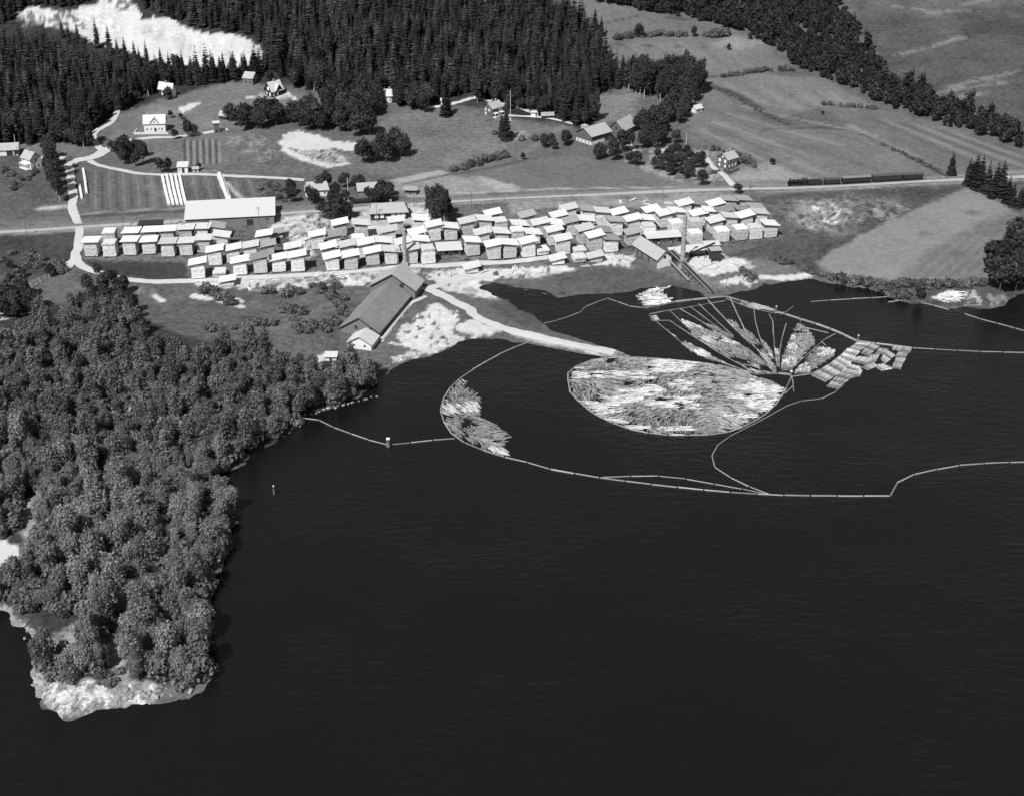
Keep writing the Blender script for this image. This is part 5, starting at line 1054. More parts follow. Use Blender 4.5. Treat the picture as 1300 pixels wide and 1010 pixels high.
# ------------------------------------------------------------------ timber on the water
def chain(pts, step):
    c = [W(*p) for p in pts]; out = [c[0]]; seg = [(b - a).length for a, b in zip(c, c[1:])]; tot = sum(seg); n = max(1, round(tot / step)); acc = 0; k = 1; pos = 0; i = 0
    res = [c[0]]
    for k in range(1, n + 1):
        t = tot * k / n
        while i < len(seg) - 1 and t > acc + seg[i]: acc += seg[i]; i += 1
        res.append(c[i].lerp(c[i + 1], min(1, (t - acc) / max(seg[i], 1e-6))))
    return res
def boom(name, label, pts, step=9.0, r=.34, group=None, mat='boom_wood', double=0.0, cat='log boom', gap=.25):
    c = chain(pts, step); o = c[len(c) // 2].copy(); root = empty(name, o, 0, label, cat, group); q_ = random.Random(len(label) * 7 + len(c))
    for a, b in zip(c, c[1:]):
        d = (b - a); L = d.length; d.normalize(); n = Vector((-d.y, d.x, 0)); a2, b2 = a + d * gap, b - d * gap; m = MB()
        for off in ((-double, double) if double else (0,)):
            j = n * (off + q_.uniform(-.12, .12)); z = Vector((0, 0, r * .35)); rr = r * .8 * q_.uniform(.75, 1.1)
            m.tube(a2 + j + z - o, b2 + n * (off + q_.uniform(-.12, .12)) + z - o, rr, rr * .85, 7)
        build('boom_log', m, mat, root)
    return root
PENS = [(721, 474), (722, 495), (736, 512), (766, 533), (809, 548), (852, 553), (901, 552), (934, 547), (967, 530), (989, 510), (997, 493)]
PENN = [(721, 474), (733, 464), (746, 458.5), (766, 455.5), (791, 453.5), (817, 454.5), (852, 457), (901, 462), (931, 468), (957, 474)]
boom('log_boom', 'front boom curving round the lower edge of the oval log pen', PENS, 8, .42)
boom('log_boom', 'back boom along the upper edge of the oval log pen', PENN, 8, .42)
boom('log_boom', 'long boom sweeping from the causeway round the log crescent to the open water', [(676, 433), (656, 440), (636, 449), (611, 463), (588, 477), (570, 494), (560, 512), (559, 523), (565, 540), (578, 556.5), (614, 572), (640, 580), (667, 586), (700, 596), (760, 606), (820, 614), (880, 620.5), (930, 625), (980, 628.5), (1060, 629.5), (1130, 629.5)], 9.5, .40)
boom('log_boom', 'inner straight boom lying just above the long sweeping boom', [(765, 605.5), (810, 604), (850, 604), (900, 613), (950, 622), (978, 628)], 11, .3)
boom('log_boom', 'boom with a sharp bend running out of the right edge of the lake', [(1130, 629), (1137, 614), (1157, 603), (1190, 595.5), (1225, 589.5), (1260, 587.5), (1300, 586.5), (1380, 585)], 9.5, .40)
boom('log_boom', 'thin curved boom from the rafts down to the long sweeping boom', [(978, 628), (945, 615), (925, 605), (908, 594), (903, 580), (908, 567), (930, 551), (960, 537), (992, 519), (1008, 510), (1045, 506), (1060, 498), (1072, 488)], 8.5, .30)
boom('log_boom', 'boom from the wooded shore past the mooring post to the log crescent', [(380, 530), (400, 530.5), (422, 542), (450, 552), (470, 559), (493, 564.5), (520, 562), (545, 559), (578, 556.5)], 9, .32)
boom('log_boom', 'thin zigzag boom between the causeway and the log landing', [(690, 411), (715, 405), (736, 397), (739, 391), (757, 384), (774, 378), (791, 387), (804, 390), (817, 391)], 7, .24)
boom('log_boom', 'boom stretching right from the outer rafts to the lake edge', [(1158, 442), (1200, 444.5), (1238, 446.5), (1300, 448), (1360, 449)], 9.5, .30)
boom('log_boom', 'short loose boom in the bay under the shore field', [(1029, 383.5), (1058, 381), (1087, 379.5), (1130, 377)], 9, .26)
boom('log_boom', 'boom slanting from the right landing towards the right edge', [(1165, 383), (1185, 388), (1205, 393.5)], 9, .28)
boom('log_boom', 'outer boom slanting down at the far right lake edge', [(1224, 398.5), (1250, 407), (1275, 413), (1310, 423)], 9, .28)
boom('log_boom', 'pale boom lying along the small point at the right shore', [(1127, 384), (1150, 381), (1165, 384), (1180, 382), (1212, 385), (1250, 388.5)], 7, .4)
boom('walkway', 'pale floating walkway from the log landing to the foot of the log haul', [(817, 391), (840, 387), (860, 383), (890, 379.5), (921, 376.5)], 8, .35, None, 'boom_wood', .5, 'walkway')
boom('walkway', 'long floating walkway from the log haul foot out to the rafts', [(921, 376.5), (961, 388), (1014, 404.5), (1040, 412.5), (1063, 421), (1089, 433.5)], 8, .32, None, 'boom_wood', .45, 'walkway')
boom('walkway', 'floating walkway along the top of the timber rafts', [(1089, 433.5), (1110, 436), (1135, 439), (1158, 442)], 8, .32, None, 'boom_wood', .4, 'walkway')
boom('walkway', 'inner rail of the narrow log channel below the log haul', [(921, 379), (945, 389), (970, 395), (990, 399.5), (997, 397)], 7, .28)
boom('walkway', 'pale sorting stage at the centre of the boom fan', [(956, 474.5), (970, 474), (984, 473.5), (1004, 475.5)], 5, .32, None, 'boom_wood', .6, 'walkway')
FAN = [[(824, 401), (838, 412), (852, 424), (878, 446), (906, 457), (930, 465), (956, 474)], [(850, 407), (866, 418), (883, 429), (918, 451), (946, 467), (956, 474)], [(824, 401), (836, 408), (850, 407)], [(824, 399), (845, 395), (865, 392), (893, 387), (921, 382)],
       [(850, 394), (858, 402), (866, 410)], [(863, 392), (880, 402), (898, 413), (926, 434), (945, 448)], [(876, 389), (900, 408), (931, 429)], [(887, 386), (910, 408), (931, 427)], [(899, 382), (912, 396), (926, 411), (946, 430), (964, 446), (984, 474)],
       [(926, 377), (936, 399), (946, 421), (958, 440)], [(957, 393), (958.5, 405), (961, 418), (967, 436)], [(976, 399), (981, 407), (982, 422), (983, 444), (987, 466)], [(998, 411), (993, 428), (990, 444), (989, 466)], [(1014, 404.5), (1017, 409)],
       [(1023, 416), (1035, 419), (1052, 423)], [(1060, 424), (1045, 432), (1030, 446), (1015, 459), (1004, 470)], [(1043, 434), (1049, 439)], [(1089, 434), (1076, 445), (1055, 461), (1035, 474), (1005, 478)], [(1005, 478), (1007, 488), (1008, 497)], [(1005, 478), (999, 490), (996, 500), (1006, 490)], [(990, 400), (1000, 395), (1007, 389)], [(970, 446), (978, 460), (984, 470)]]
FL = ['outer left boom of the fan behind the oval log pen', 'second boom of the fan from its left corner', 'short cross boom at the left corner of the boom fan', 'top cross boom of the fan below the floating walkway', 'short thin guide boom left of the top cross boom', 'guide boom along the upper side of the left log lane', 'guide boom in the middle of the left log lane', 'guide boom right of the left log lane', 'thick straight boom down the middle of the fan',
      'guide boom right of the thick middle boom', 'thin guide boom hanging from the narrow log channel', 'crooked pale boom right of the fan middle', 'short straight boom right of the crooked pale one', 'tiny loose log at the walkway bend', 'floating beam parallel to the outer walkway', 'boom between the two right log fields', 'tiny spur boom at the upper right log field', 'boom between right log field and the rafts', 'short stay boom right of the sorting stage', 'kinked stay boom at the right tip of the oval pen', 'loose beam above the narrow log channel', 'short guide boom just left of the sorting stage']
for pts, lab in zip(FAN, FL): boom('guide_boom', lab, pts, 8, .26 if 'thick' not in lab else .42, 'guide booms of the sorting fan', gap=.12)

# --- loose logs
def logs_in(poly, n, seed, main, wob, white, lmin=3.6, lmax=6.2, scale=24, rmin=.16, rmax=.30, dark=0.0, thr=.56, wk=6.0, ins=.42, jit=.22):
    """random floating logs over an area; neighbours lie roughly the same way"""
    g = np.random.default_rng(seed); pw = np.array([[*W(*p)][:2] for p in poly]); lo, hi = pw.min(0), pw.max(0); out = []
    tries = 0
    while len(out) < n and tries < 30:
        tries += 1
        x, y = g.uniform(lo[0], hi[0], 4000), g.uniform(lo[1], hi[1], 4000); k = inside_np(x, y, pw); x, y = x[k], y[k]
        if dark:
            k = fbm(x / 6 + seed, y / 7, seed + 5, 3) > dark; x, y = x[k], y[k]
        a = main + (fbm(x / scale, y / scale, seed, 2) - .5) * wob * wk + g.normal(0, jit, len(x))
        w = fbm(x / 17 + 5, y / 7, seed + 3, 3); w2 = fbm(x / 30, y / 20, seed + 9, 2)
        a = np.where(w > thr, main * .9 + g.normal(0, .12, len(x)), a)
        tone = np.where(w > thr, g.uniform(.85, 1.3, len(x)), g.uniform(.22, .72, len(x)) * (.8 + .5 * w2)) * white
        tone = np.where(g.random(len(x)) < .07, tone * .35, tone)
        L = g.uniform(lmin, lmax, len(x)); z = g.uniform(.0, .42, len(x)) + np.where(w > thr, .12, 0); tl = g.normal(0, .03, len(x))
        # keep the whole log inside
        ok = inside_np(x + np.cos(a) * L * ins, y + np.sin(a) * L * ins, pw) & inside_np(x - np.cos(a) * L * ins, y - np.sin(a) * L * ins, pw)
        for q in zip(x[ok], y[ok], a[ok], L[ok], g.uniform(rmin, rmax, ok.sum()), z[ok], tl[ok], tone[ok]): out.append(q)
    return out[:n]
def W_ang(p, q): d = W(*q) - W(*p); return math.atan2(d.y, d.x)
OVAL = PENS + [(988, 488), (975, 482), (962, 480), (950, 474)] + PENN[::-1][1:]
CRES = [(580, 555), (566, 538), (561, 521), (562, 511), (572, 495), (590, 479), (606, 468), (608, 471), (594, 484), (588, 491), (596, 494), (606, 500), (610, 508), (610, 520), (608, 529), (624, 536), (640, 546), (653, 560), (638, 562), (645, 573), (662, 584), (640, 578), (614, 571)]
LANES = [([(852, 423), (857, 425), (862, 432), (868, 430), (878, 438), (898, 446), (903, 453), (925, 462), (900, 457), (878, 447), (862, 434)], 190, W_ang((852, 424), (900, 452)), .5, .95),
         ([(862, 405), (880, 411), (902, 420), (932, 433), (954, 446), (971, 460), (979, 474), (957, 474), (940, 463), (915, 449), (882, 428)], 620, W_ang((870, 412), (950, 455)), .5, .85),
         ([(898, 412), (915, 418), (930, 430), (925, 433), (908, 423)], 90, W_ang((898, 413), (926, 432)), .3, .6),
         ([(922, 405), (936, 411), (950, 419), (961, 431), (972, 446), (982, 463), (986, 474), (980, 472), (964, 448), (944, 430)], 260, W_ang((926, 411), (975, 462)), .5, .88),
         ([(966, 431), (972, 436), (980, 447), (986, 468), (982, 470), (972, 450)], 110, W_ang((967, 434), (984, 466)), .4, .8),
         ([(982, 433), (988, 438), (990, 466), (986, 466)], 45, W_ang((984, 436), (988, 466)), .4, .7),
         ([(1015, 410), (1022, 415), (1032, 428), (1034, 437), (1024, 446), (1012, 462), (1002, 470), (991, 472), (994, 452), (1002, 434), (1008, 420)], 520, W_ang((1012, 418), (1004, 462)), 1.0, .9),
         ([(1036, 440), (1046, 441), (1060, 444), (1060, 452), (1044, 462), (1024, 476), (1007, 474), (1018, 462)], 330, W_ang((1050, 444), (1015, 472)), .8, .9),
         ([(924, 377), (950, 384), (975, 391), (992, 396), (990, 399), (968, 394), (944, 388)], 150, W_ang((925, 379), (990, 397)), .15, .62),
         ([(825, 401), (832, 402), (836, 407), (830, 408)], 30, .6, .8, .7),
         ([(1066, 488), (1072, 485), (1078, 480), (1070, 490)], 8, .6, .5, .6)]
LAND = [(806, 378), (816, 372), (828, 367.5), (852, 364), (846, 370), (838, 371), (850, 378), (857, 382), (838, 388), (817, 390.5)]
PIER = [(752, 441), (766, 441), (790, 448), (800, 453), (786, 455), (770, 453), (756, 449)]
SPITL = [(1190, 378), (1200, 368), (1215, 371), (1222, 384), (1205, 385)]
ALL = logs_in(OVAL, 5200, 1, .05, .8, .98, 3.0, 5.6, 30, .13, .24, dark=.31, thr=.585) + logs_in(CRES, 900, 2, W_ang((566, 520), (640, 575)), 1.3, .85, 3.0, 5.2, 18, .12, .22, dark=.36, jit=.42, ins=.32, thr=.59)
for k, (pl, n, mn, wb, wh) in enumerate(LANES): ALL += logs_in(pl, int(n * 1.6), 20 + k, mn, wb, wh, 2.4, 4.6, 14, .12, .21, dark=.40, thr=.62, wk=1.5, ins=.3, jit=1.1 if k in (6, 7) else .38)
ALL += [(x, y, a, L, r, z + .25, t, max(.8, w)) for (x, y, a, L, r, z, t, w) in logs_in(LAND, 95, 50, .2, 2.6, 1.3, 4.5, 8, 6, .25, .4)]
ALL += logs_in(PIER, 90, 51, -.6, .6, .8, 4, 7)
ALL = np.array(ALL)
NLG = 6
def log_arrays(rows):
    n = len(rows); x, y, a, L, r, z, tl, tone = rows.T; V = np.empty((n, 2 * NLG, 3)); th = np.arange(NLG) * 2 * np.pi / NLG
    for e, s in ((0, -.5), (1, .5)):
        rr = r * (1.0 if e == 0 else .8)
        V[:, e * NLG:(e + 1) * NLG, 0] = (x + np.cos(a) * L * s)[:, None] - (np.sin(a) * rr)[:, None] * np.cos(th)
        V[:, e * NLG:(e + 1) * NLG, 1] = (y + np.sin(a) * L * s)[:, None] + (np.cos(a) * rr)[:, None] * np.cos(th)
        V[:, e * NLG:(e + 1) * NLG, 2] = (z + tl * L * s)[:, None] + rr[:, None] * np.sin(th)
    k = np.arange(NLG); f = np.stack([k, NLG + k, NLG + (k + 1) % NLG, (k + 1) % NLG], 1)[:, ::-1]
    caps = np.array([[0, 1, 2, 3], [0, 3, 4, 5], [9, 8, 7, 6], [11, 10, 9, 6]])
    f = np.concatenate([f, caps]); F_ = (f[None] + (np.arange(n) * 2 * NLG)[:, None, None]).reshape(-1, 4)
    return V.reshape(-1, 3), F_, np.repeat(tone, 2 * NLG)
near = np.argsort(ALL[:, 1] - ALL[:, 3] * 6 - ALL[:, 5] * 30)[:285]      # the logs that show largest
v, f, t = log_arrays(np.delete(ALL, near, 0)); tag(link('floating_logs', npmesh('floating_logs', v, f, ['log_wood'], t)), 'thousands of floating logs packed in the pens and booms', 'logs', None, 'stuff')
LM = [npmesh('log', *log_arrays(np.array([[0, 0, 0, 1, 1, 0, 0, tn]]))[:2], ['log_wood'], np.full(2 * NLG, tn)) for tn in (.25, .4, .5, .62, .75, .95, 1.15, 1.35)]
for i in near:
    x, y, a, L, r, z, tl, tone = ALL[i]; o = link('log', LM[int(np.argmin(np.abs(np.array([.25, .4, .5, .62, .75, .95, 1.15, 1.35]) - tone)))])
    o.location = (x, y, z); o.rotation_euler = (0, -tl, a); o.scale = (L, r, r)
    if x < -10: tag(o, 'floating log in the lower tail of the log crescent', 'log', 'logs in the crescent')
    else: tag(o, '%s log floating along the front edge of the oval log pen' % ('pale stripped' if tone > .8 else 'grey'), 'log', 'logs at the pen edge, ' + ('pale' if tone > .8 else 'grey'))
# --- rafts of bundled timber
def raft(quad, label, seed, n_pack=1, tone=.7):
    c = [W(*p) for p in quad]; o = sum(c, Vector()) / 4; c = [o + (q - o) * 1.14 for q in c]; r = empty('timber_raft', o, 0, label, 'raft', 'timber rafts'); g = random.Random(seed)
    a, b, d, e = [q - o for q in c]                 # a->b one short side, a->e along the logs
    rows_ = []; W_ = (b - a).length; Ln = (e - a).length; np_ = max(1, round(Ln / 6)); nl = int(W_ / .42)
    for s in range(np_):
        for k in range(nl):
            u = (k + .5) / nl; p0 = a.lerp(b, u); p1 = e.lerp(d, u); t0 = (s + .03 + g.uniform(0, .05)) / np_; t1 = (s + .97 - g.uniform(0, .05)) / np_
            q0, q1 = p0.lerp(p1, t0), p0.lerp(p1, t1); dd = q1 - q0
            rows_.append(((q0.x + q1.x) / 2, (q0.y + q1.y) / 2, math.atan2(dd.y, dd.x) + g.uniform(-.03, .03), dd.length, .22, g.uniform(.08, .3), g.uniform(-.01, .01), tone * g.uniform(.55, 1.2)))
    v, f, t = log_arrays(np.array(rows_)); link('log_layer', npmesh('log_layer', v, f, ['log_wood'], t), r)
    for tt in (.02, .33, .66, .98):
        m = MB(); m.tube(a.lerp(e, tt) + Vector((0, 0, .5)), b.lerp(d, tt) + Vector((0, 0, .5)), .16, .12, 6); build('cross_beam', m, 'boom_wood', r)
for k, (quad, lab) in enumerate([
 ([(1049, 484), (1032, 476), (1060, 459), (1074, 467)], 'lower end raft of the long strip left of the outer rafts'),
 ([(1076, 466), (1062, 458), (1076, 444), (1090, 447)], 'middle raft of the long strip left of the outer rafts'),
 ([(1091, 446), (1078, 443), (1089, 436), (1103, 437)], 'upper end raft of the long strip below the walkway corner'),
 ([(1064, 493), (1051, 490), (1066, 474), (1082, 478)], 'lowest grey raft with open water on both sides'),
 ([(1083, 477), (1068, 473), (1080, 464), (1092, 467)], 'grey raft just above the lowest one'),
 ([(1091, 478), (1083, 480), (1090, 466), (1094, 472)], 'narrow ragged raft beside the lowest grey raft'),
 ([(1102, 452), (1094, 448), (1104, 437), (1115, 441)], 'square raft of fine logs under the walkway'),
 ([(1100, 464), (1080, 459), (1090, 454), (1106, 455)], 'long flat raft in the centre of the raft group'),
 ([(1112, 459), (1106, 463), (1104, 452), (1116, 451)], 'small raft right of the raft group centre'),
 ([(1102, 471), (1094, 467), (1108, 461), (1113, 465)], 'small lower raft pointing to the open lake'),
 ([(1118, 471), (1109, 465), (1120, 463), (1132, 468)], 'flat raft on the lower side of the outer rafts'),
 ([(1124, 462), (1119, 456), (1125, 446), (1135, 452)], 'tall raft in the middle of the outer rafts'),
 ([(1122, 450), (1112, 449), (1116, 443), (1127, 445)], 'dark small raft below the walkway'),
 ([(1144, 446), (1133, 445), (1134, 440), (1145, 441)], 'raft at the walkway left of the outermost one'),
 ([(1155, 448), (1146, 446), (1147, 441), (1157, 443)], 'outermost raft at the end of the walkway'),
 ([(1149, 455), (1137, 453), (1141, 448), (1152, 449)], 'second raft down at the outer right rim'),
 ([(1146, 462), (1136, 461), (1138, 455), (1149, 456)], 'third raft down at the outer right rim'),
 ([(1143, 469), (1133, 468), (1135, 462), (1145, 463)], 'bright lowest raft at the outer right rim')]):
    raft(quad, lab, 300 + k, tone=.74 + .12 * ((k * 5) % 3))
raft([(1245, 388), (1224, 388), (1222, 374), (1238, 372)], 'pale heap of parallel logs drawn up on the right shore', 340, tone=.8)
for i in range(26):
    g = random.Random(900 + i); c = P(1190 + g.uniform(4, 28), 372 + g.uniform(0, 11)); o = link('log', LM[6 + i % 2]); o.location = (c.x, c.y, max(c.z, 0) + g.uniform(.2, .9)); o.rotation_euler = (0, g.uniform(-.12, .12), g.uniform(0, 3.1)); o.scale = (g.uniform(4, 6), .28, .28)
    tag(o, 'white log thrown on the small heap at the right landing', 'log', 'logs on the right landing heap')
# mooring post, dead posts
def post(name, label, px, py, h, r, mat='trestle_wood', cat='post'):
    p = W(px, py); ro = empty(name, p, 0, label, cat); m = MB()
    for k in range(4):
        a = k * 1.57 + .4; m.tube((math.cos(a) * r * 1.6, math.sin(a) * r * 1.6, -2), (math.cos(a) * r * .7, math.sin(a) * r * .7, h), r, r * .8, 7)
    build('pile', m, mat, ro); m = MB(); m.tube((0, 0, h * .72), (0, 0, h * .82), r * 1.9, r * 1.9, 10); build('binding', m, 'dark_wood', ro); m = MB(); m.box(-r * 1.5, r * 1.5, -r * 1.5, r * 1.5, h, h + .3); build('cap', m, 'white_boards', ro)
post('mooring_post', 'stout wooden mooring post on the boom in front of the wooded bay', 493, 566, 3.2, .45)
post('mooring_post', 'lone thin post standing out of the water off the headland', 348, 627, 3.4, .16)
post('mooring_post', 'mooring post at the corner of the walkway and the rafts', 1089, 434, 3.0, .2)
post('mooring_post', 'pale post at the right end of the sorting stage', 1004, 477, 2.0, .35)
post('mooring_post', 'mooring post halfway along the outer walkway', 985, 396, 2.6, .2)
# ------------------------------------------------------------------ train
def rail_at(px):                     # point on the line and its heading at a picture column
    i = max(k for k in range(1, len(RC) - 2) if col(RC[k]) <= px); a, b = RC[i], RC[i + 1]; p = a.lerp(b, (px - col(a)) / (col(b) - col(a))); d = RC[i + 2] - RC[i - 1]
    return Vector((p.x, p.y, p.z + .32)), math.atan2(d.y, d.x)
def wheel(parent, x, y, r, name='wheel'):
    m = MB(); m.tube((x, y - .06, r), (x, y + .06, r), r, r, 14); return build(name, m, 'black_iron', parent)
def bogies(r, L, wr=.5):
    for sx in (-1, 1):
        m = MB(); m.box(sx * L * .34 - 1.6, sx * L * .34 + 1.6, -1.0, 1.0, .45, .85); build('bogie', m, 'black_iron', r)
        for dx in (-1.1, 1.1):
            for y in (-.78, .78): wheel(r, sx * L * .34 + dx, y, wr)
def coach(px, L, label, roofmat, nwin, h=3.5, wins=True):
    p, yaw = rail_at(px); r = empty('railway_coach', p, yaw, label, 'railway coach', 'vehicles of the train'); m = MB(); m.box(-L / 2, L / 2, -1.45, 1.45, .9, h); build('body', m, 'coach_paint', r)
    m = MB(); pts = [(-1.6, h), (-1.3, h + .35), (-.6, h + .6), (.6, h + .6), (1.3, h + .35), (1.6, h)]
    for (y0, z0), (y1, z1) in zip(pts, pts[1:]): m.face([(-L / 2 - .2, y1, z1), (-L / 2 - .2, y0, z0), (L / 2 + .2, y0, z0), (L / 2 + .2, y1, z1)])
    for s in (-1, 1):
        q4 = [(s * (L / 2 + .2), y, z) for y, z in pts]; m.face(q4 if s < 0 else q4[::-1])
    m.face([(-L / 2 - .2, -1.6, h), (-L / 2 - .2, 1.6, h), (L / 2 + .2, 1.6, h), (L / 2 + .2, -1.6, h)]); build('roof', m, roofmat, r); bogies(r, L)
    for k in range(nwin):
        x = -L / 2 + 1.3 + (L - 2.6) * k / max(1, nwin - 1)
        for s in (-1, 1):
            m = MB(); m.box(x - .45, x + .45, s * 1.47 - .03, s * 1.47 + .03, 1.9, 2.9); build('window', m, 'window_glass', r)
    for x in (-L * .25, 0, L * .25): m = MB(); m.box(x - .2, x + .2, -.2, .2, h + .55, h + .9); build('vent', m, 'pale_coach_roof', r)
p, yaw = rail_at(1012); r = empty('steam_locomotive', p, yaw, 'black steam locomotive heading left at the front of the train', 'locomotive', 'vehicles of the train')
m = MB(); m.tube((-5.2, 0, 2.35), (2.6, 0, 2.35), .85, .9, 16); m.tube((-5.3, 0, 2.35), (-5.2, 0, 2.35), .6, .84, 16); build('boiler', m, 'black_iron', r)
m = MB(); m.tube((-4.4, 0, 3.1), (-4.4, 0, 4.1), .32, .42, 12); build('funnel', m, 'black_iron', r)
for x in (-2.2, .3): m = MB(); m.tube((x, 0, 3.1), (x, 0, 3.65), .42, .36, 12); m.tube((x, 0, 3.65), (x, 0, 3.8), .36, .12, 12); build('dome', m, 'black_iron', r)
m = MB(); m.box(2.5, 5.0, -1.4, 1.4, 1.1, 3.7); build('cab', m, 'black_iron', r); m = MB(); m.box(2.2, 5.4, -1.6, 1.6, 3.7, 3.9); build('cab_roof', m, 'coach_roof', r)
for s in (-1, 1):
    m = MB(); m.box(3.0, 4.2, s * 1.42 - .03, s * 1.42 + .03, 2.5, 3.3); build('cab_window', m, 'window_glass', r)
    m = MB(); m.box(-5.2, -3.8, s * 1.1 - .35, s * 1.1 + .35, .7, 1.4); build('cylinder', m, 'black_iron', r)
    for x in (-1.9, .1, 2.1): wheel(r, x, s * .8, .85, 'driving_wheel')
    for x in (-4.6, -3.4): wheel(r, x, s * .8, .45)
    m = MB(); m.beam((-4, s * 1.02, .85), (2.1, s * 1.02, .85), .1, .14); build('coupling_rod', m, 'steel_rail', r)
m = MB(); m.box(-5.4, 5, -1.25, 1.25, .95, 1.2); build('running_board', m, 'black_iron', r); m = MB(); m.tube((-5.6, 0, 3.2), (-5.3, 0, 3.2), .22, .22, 10); build('headlight', m, 'white_paint', r)
p, yaw = rail_at(1034); r = empty('tender', p, yaw, 'dark low tender coupled behind the locomotive cab', 'tender', 'vehicles of the train'); m = MB(); m.box(-4.0, 4.0, -1.4, 1.4, .9, 2.7); build('body', m, 'coach_paint', r)
m = MB(); m.hexa([(-3.4, -1.1, 2.7), (3.0, -1.1, 2.7), (3.0, 1.1, 2.7), (-3.4, 1.1, 2.7), (-2.6, -.6, 3.2), (2, -.6, 3.1), (2, .6, 3.1), (-2.6, .6, 3.2)]); build('coal', m, 'soot', r); bogies(r, 8, .45)
coach(1055.5, 8.6, 'short dark luggage van between tender and first coach', 'coach_roof', 2, 3.2)
coach(1086, 16.2, 'passenger coach with pale roof in the middle of the train', 'pale_coach_roof', 10)
coach(1125, 17.0, 'dark roofed passenger coach behind the pale roofed one', 'coach_roof', 11, 3.6)
coach(1157.5, 11.5, 'last coach at the right end of the train', 'coach_roof', 7, 3.4)

# ------------------------------------------------------------------ poles, fences, crops, rocks, wagons
def pole(px, py, hpx, label, flag=False, arm=True):
    p = P(px, py); h = hpx * mpp(py) / .93; r = empty('flagpole' if flag else 'utility_pole', p, .1, label, 'flagpole' if flag else 'utility pole', None if flag else 'utility poles along the railway'); m = MB()
    m.tube((0, 0, -1), (0, 0, h), .16, .10, 7); build('pole', m, 'white_paint' if flag else 'pole_wood', r)
    if flag: m = MB(); m.tube((0, 0, h), (0, 0, h + .3), .16, .05, 8); build('finial', m, 'white_paint', r); m = MB(); m.box(-.5, .5, -.5, .5, -1, .4); build('base', m, 'white_stone', r)
    elif arm:
        for z in (h - .5, h - 1.2):
            m = MB(); m.box(-1.0, 1.0, -.08, .08, z, z + .14); a_ = build('crossarm', m, 'pole_wood', r); m = MB()
            for x in (-.85, -.4, .4, .85): m.tube((x, 0, z + .14), (x, 0, z + .34), .06, .05, 6)
            build('insulators', m, 'white_paint', a_)
POLES = [(34, 300, 20, 'beside the track near the left edge'), (157, 291, 22, 'above the left plank stacks'), (175, 290, 21, 'between track and loading shed'), (218, 288, 20, 'just left of the long warehouse'), (233, 306, 26, 'at the front corner of the long warehouse'), (330, 291, 27, 'before the right end of the warehouse'), (478.5, 282, 24, 'in front of the station building'), (526, 262, 16, 'right of the station on the far track side'), (598.5, 267, 23, 'behind the last stacks right of the dark trees'), (610.5, 276, 20, 'close to the stacks right of the dark trees'), (726, 256, 12, 'behind the highest yard stacks'), (841, 254, 13, 'behind the back row of the right stacks'), (952, 241, 13, 'by the crossing of the farm drive'), (1002, 124, 16, 'alone in the tilted upper field'), (640, 112 + 150, 12, 'midway along the track behind the yard'), (1260, 221, 14, 'above the conifer row at the right edge'), (505, 336, 20, 'between the front stacks and the wide lake barn'), (573, 352, 14, 'on the pale bank right of the wide lake barn'), (922, 366, 16, 'at the water beside the white sawdust bank'), (411, 352, 14, 'on the yard road left of the long barn'), (865, 186, 1, '')][:20]
for px, py, h, w in POLES[:-1] if POLES[-1][3] == '' else POLES: pole(px, py, h, 'dark wooden utility pole ' + w)
pole(442.5, 256, 28, 'tall white flagpole between the railway cottages', True); pole(870.5, 192, 21, 'white flagpole in the farm garden', True); pole(648, 153, 34, 'white flagpole in front of the red house', True); pole(22, 197, 24, 'white flagpole beside the veranda house', True)
def fence(name, label, pts, h, mat, step=3.0, rails=2, r=.09, broad=.18):
    c = smooth([P(*p) for p in pts], step); o = c[0].copy(); ro = empty(name, o, 0, label, 'fence')
    m = MB()
    for p in c: m.box(p.x - o.x - r, p.x - o.x + r, p.y - o.y - r, p.y - o.y + r, p.z - o.z - .5, p.z - o.z + h)
    po = build('post', m, mat, ro); po['kind'] = 'stuff' if len(c) > 100 else 'row'
    del po['kind']
    for k in range(rails):
        m = MB(); z = h * (k + .7) / (rails)
        for a_, b_ in zip(c, c[1:]): m.beam(a_ - o + Vector((0, 0, z)), b_ - o + Vector((0, 0, z)), .08, broad)
        build('rail', m, mat, ro)
fence('wooden_fence', 'white rail fence along the near side of the lower left lane', [(41, 366), (52, 359.5), (63, 353.5)], 1.3, 'white_boards', 3, 2, .12, .35)
fence('wooden_fence', 'white rail fence along the far side of the lower left lane', [(39, 362.5), (50, 356.5), (62, 350)], 1.3, 'white_boards', 3, 2, .12, .35)
fence('wooden_fence', 'grey fence on the shore below the right stacks', [(870, 352), (905, 336), (990, 306)], .9, 'dark_wood', 5, 1, .08, .1)
fence('wooden_fence', 'pale board fence running along the lake side of the long barn', [(486, 433), (505, 408), (520, 389)], 1.0, 'white_boards', 3, 2, .08, .2)
fence('wooden_fence', 'fence of thin posts across the pale shore bank', [(497, 436), (515, 441), (540, 448)], .9, 'white_boards', 3, 1, .1, .14)
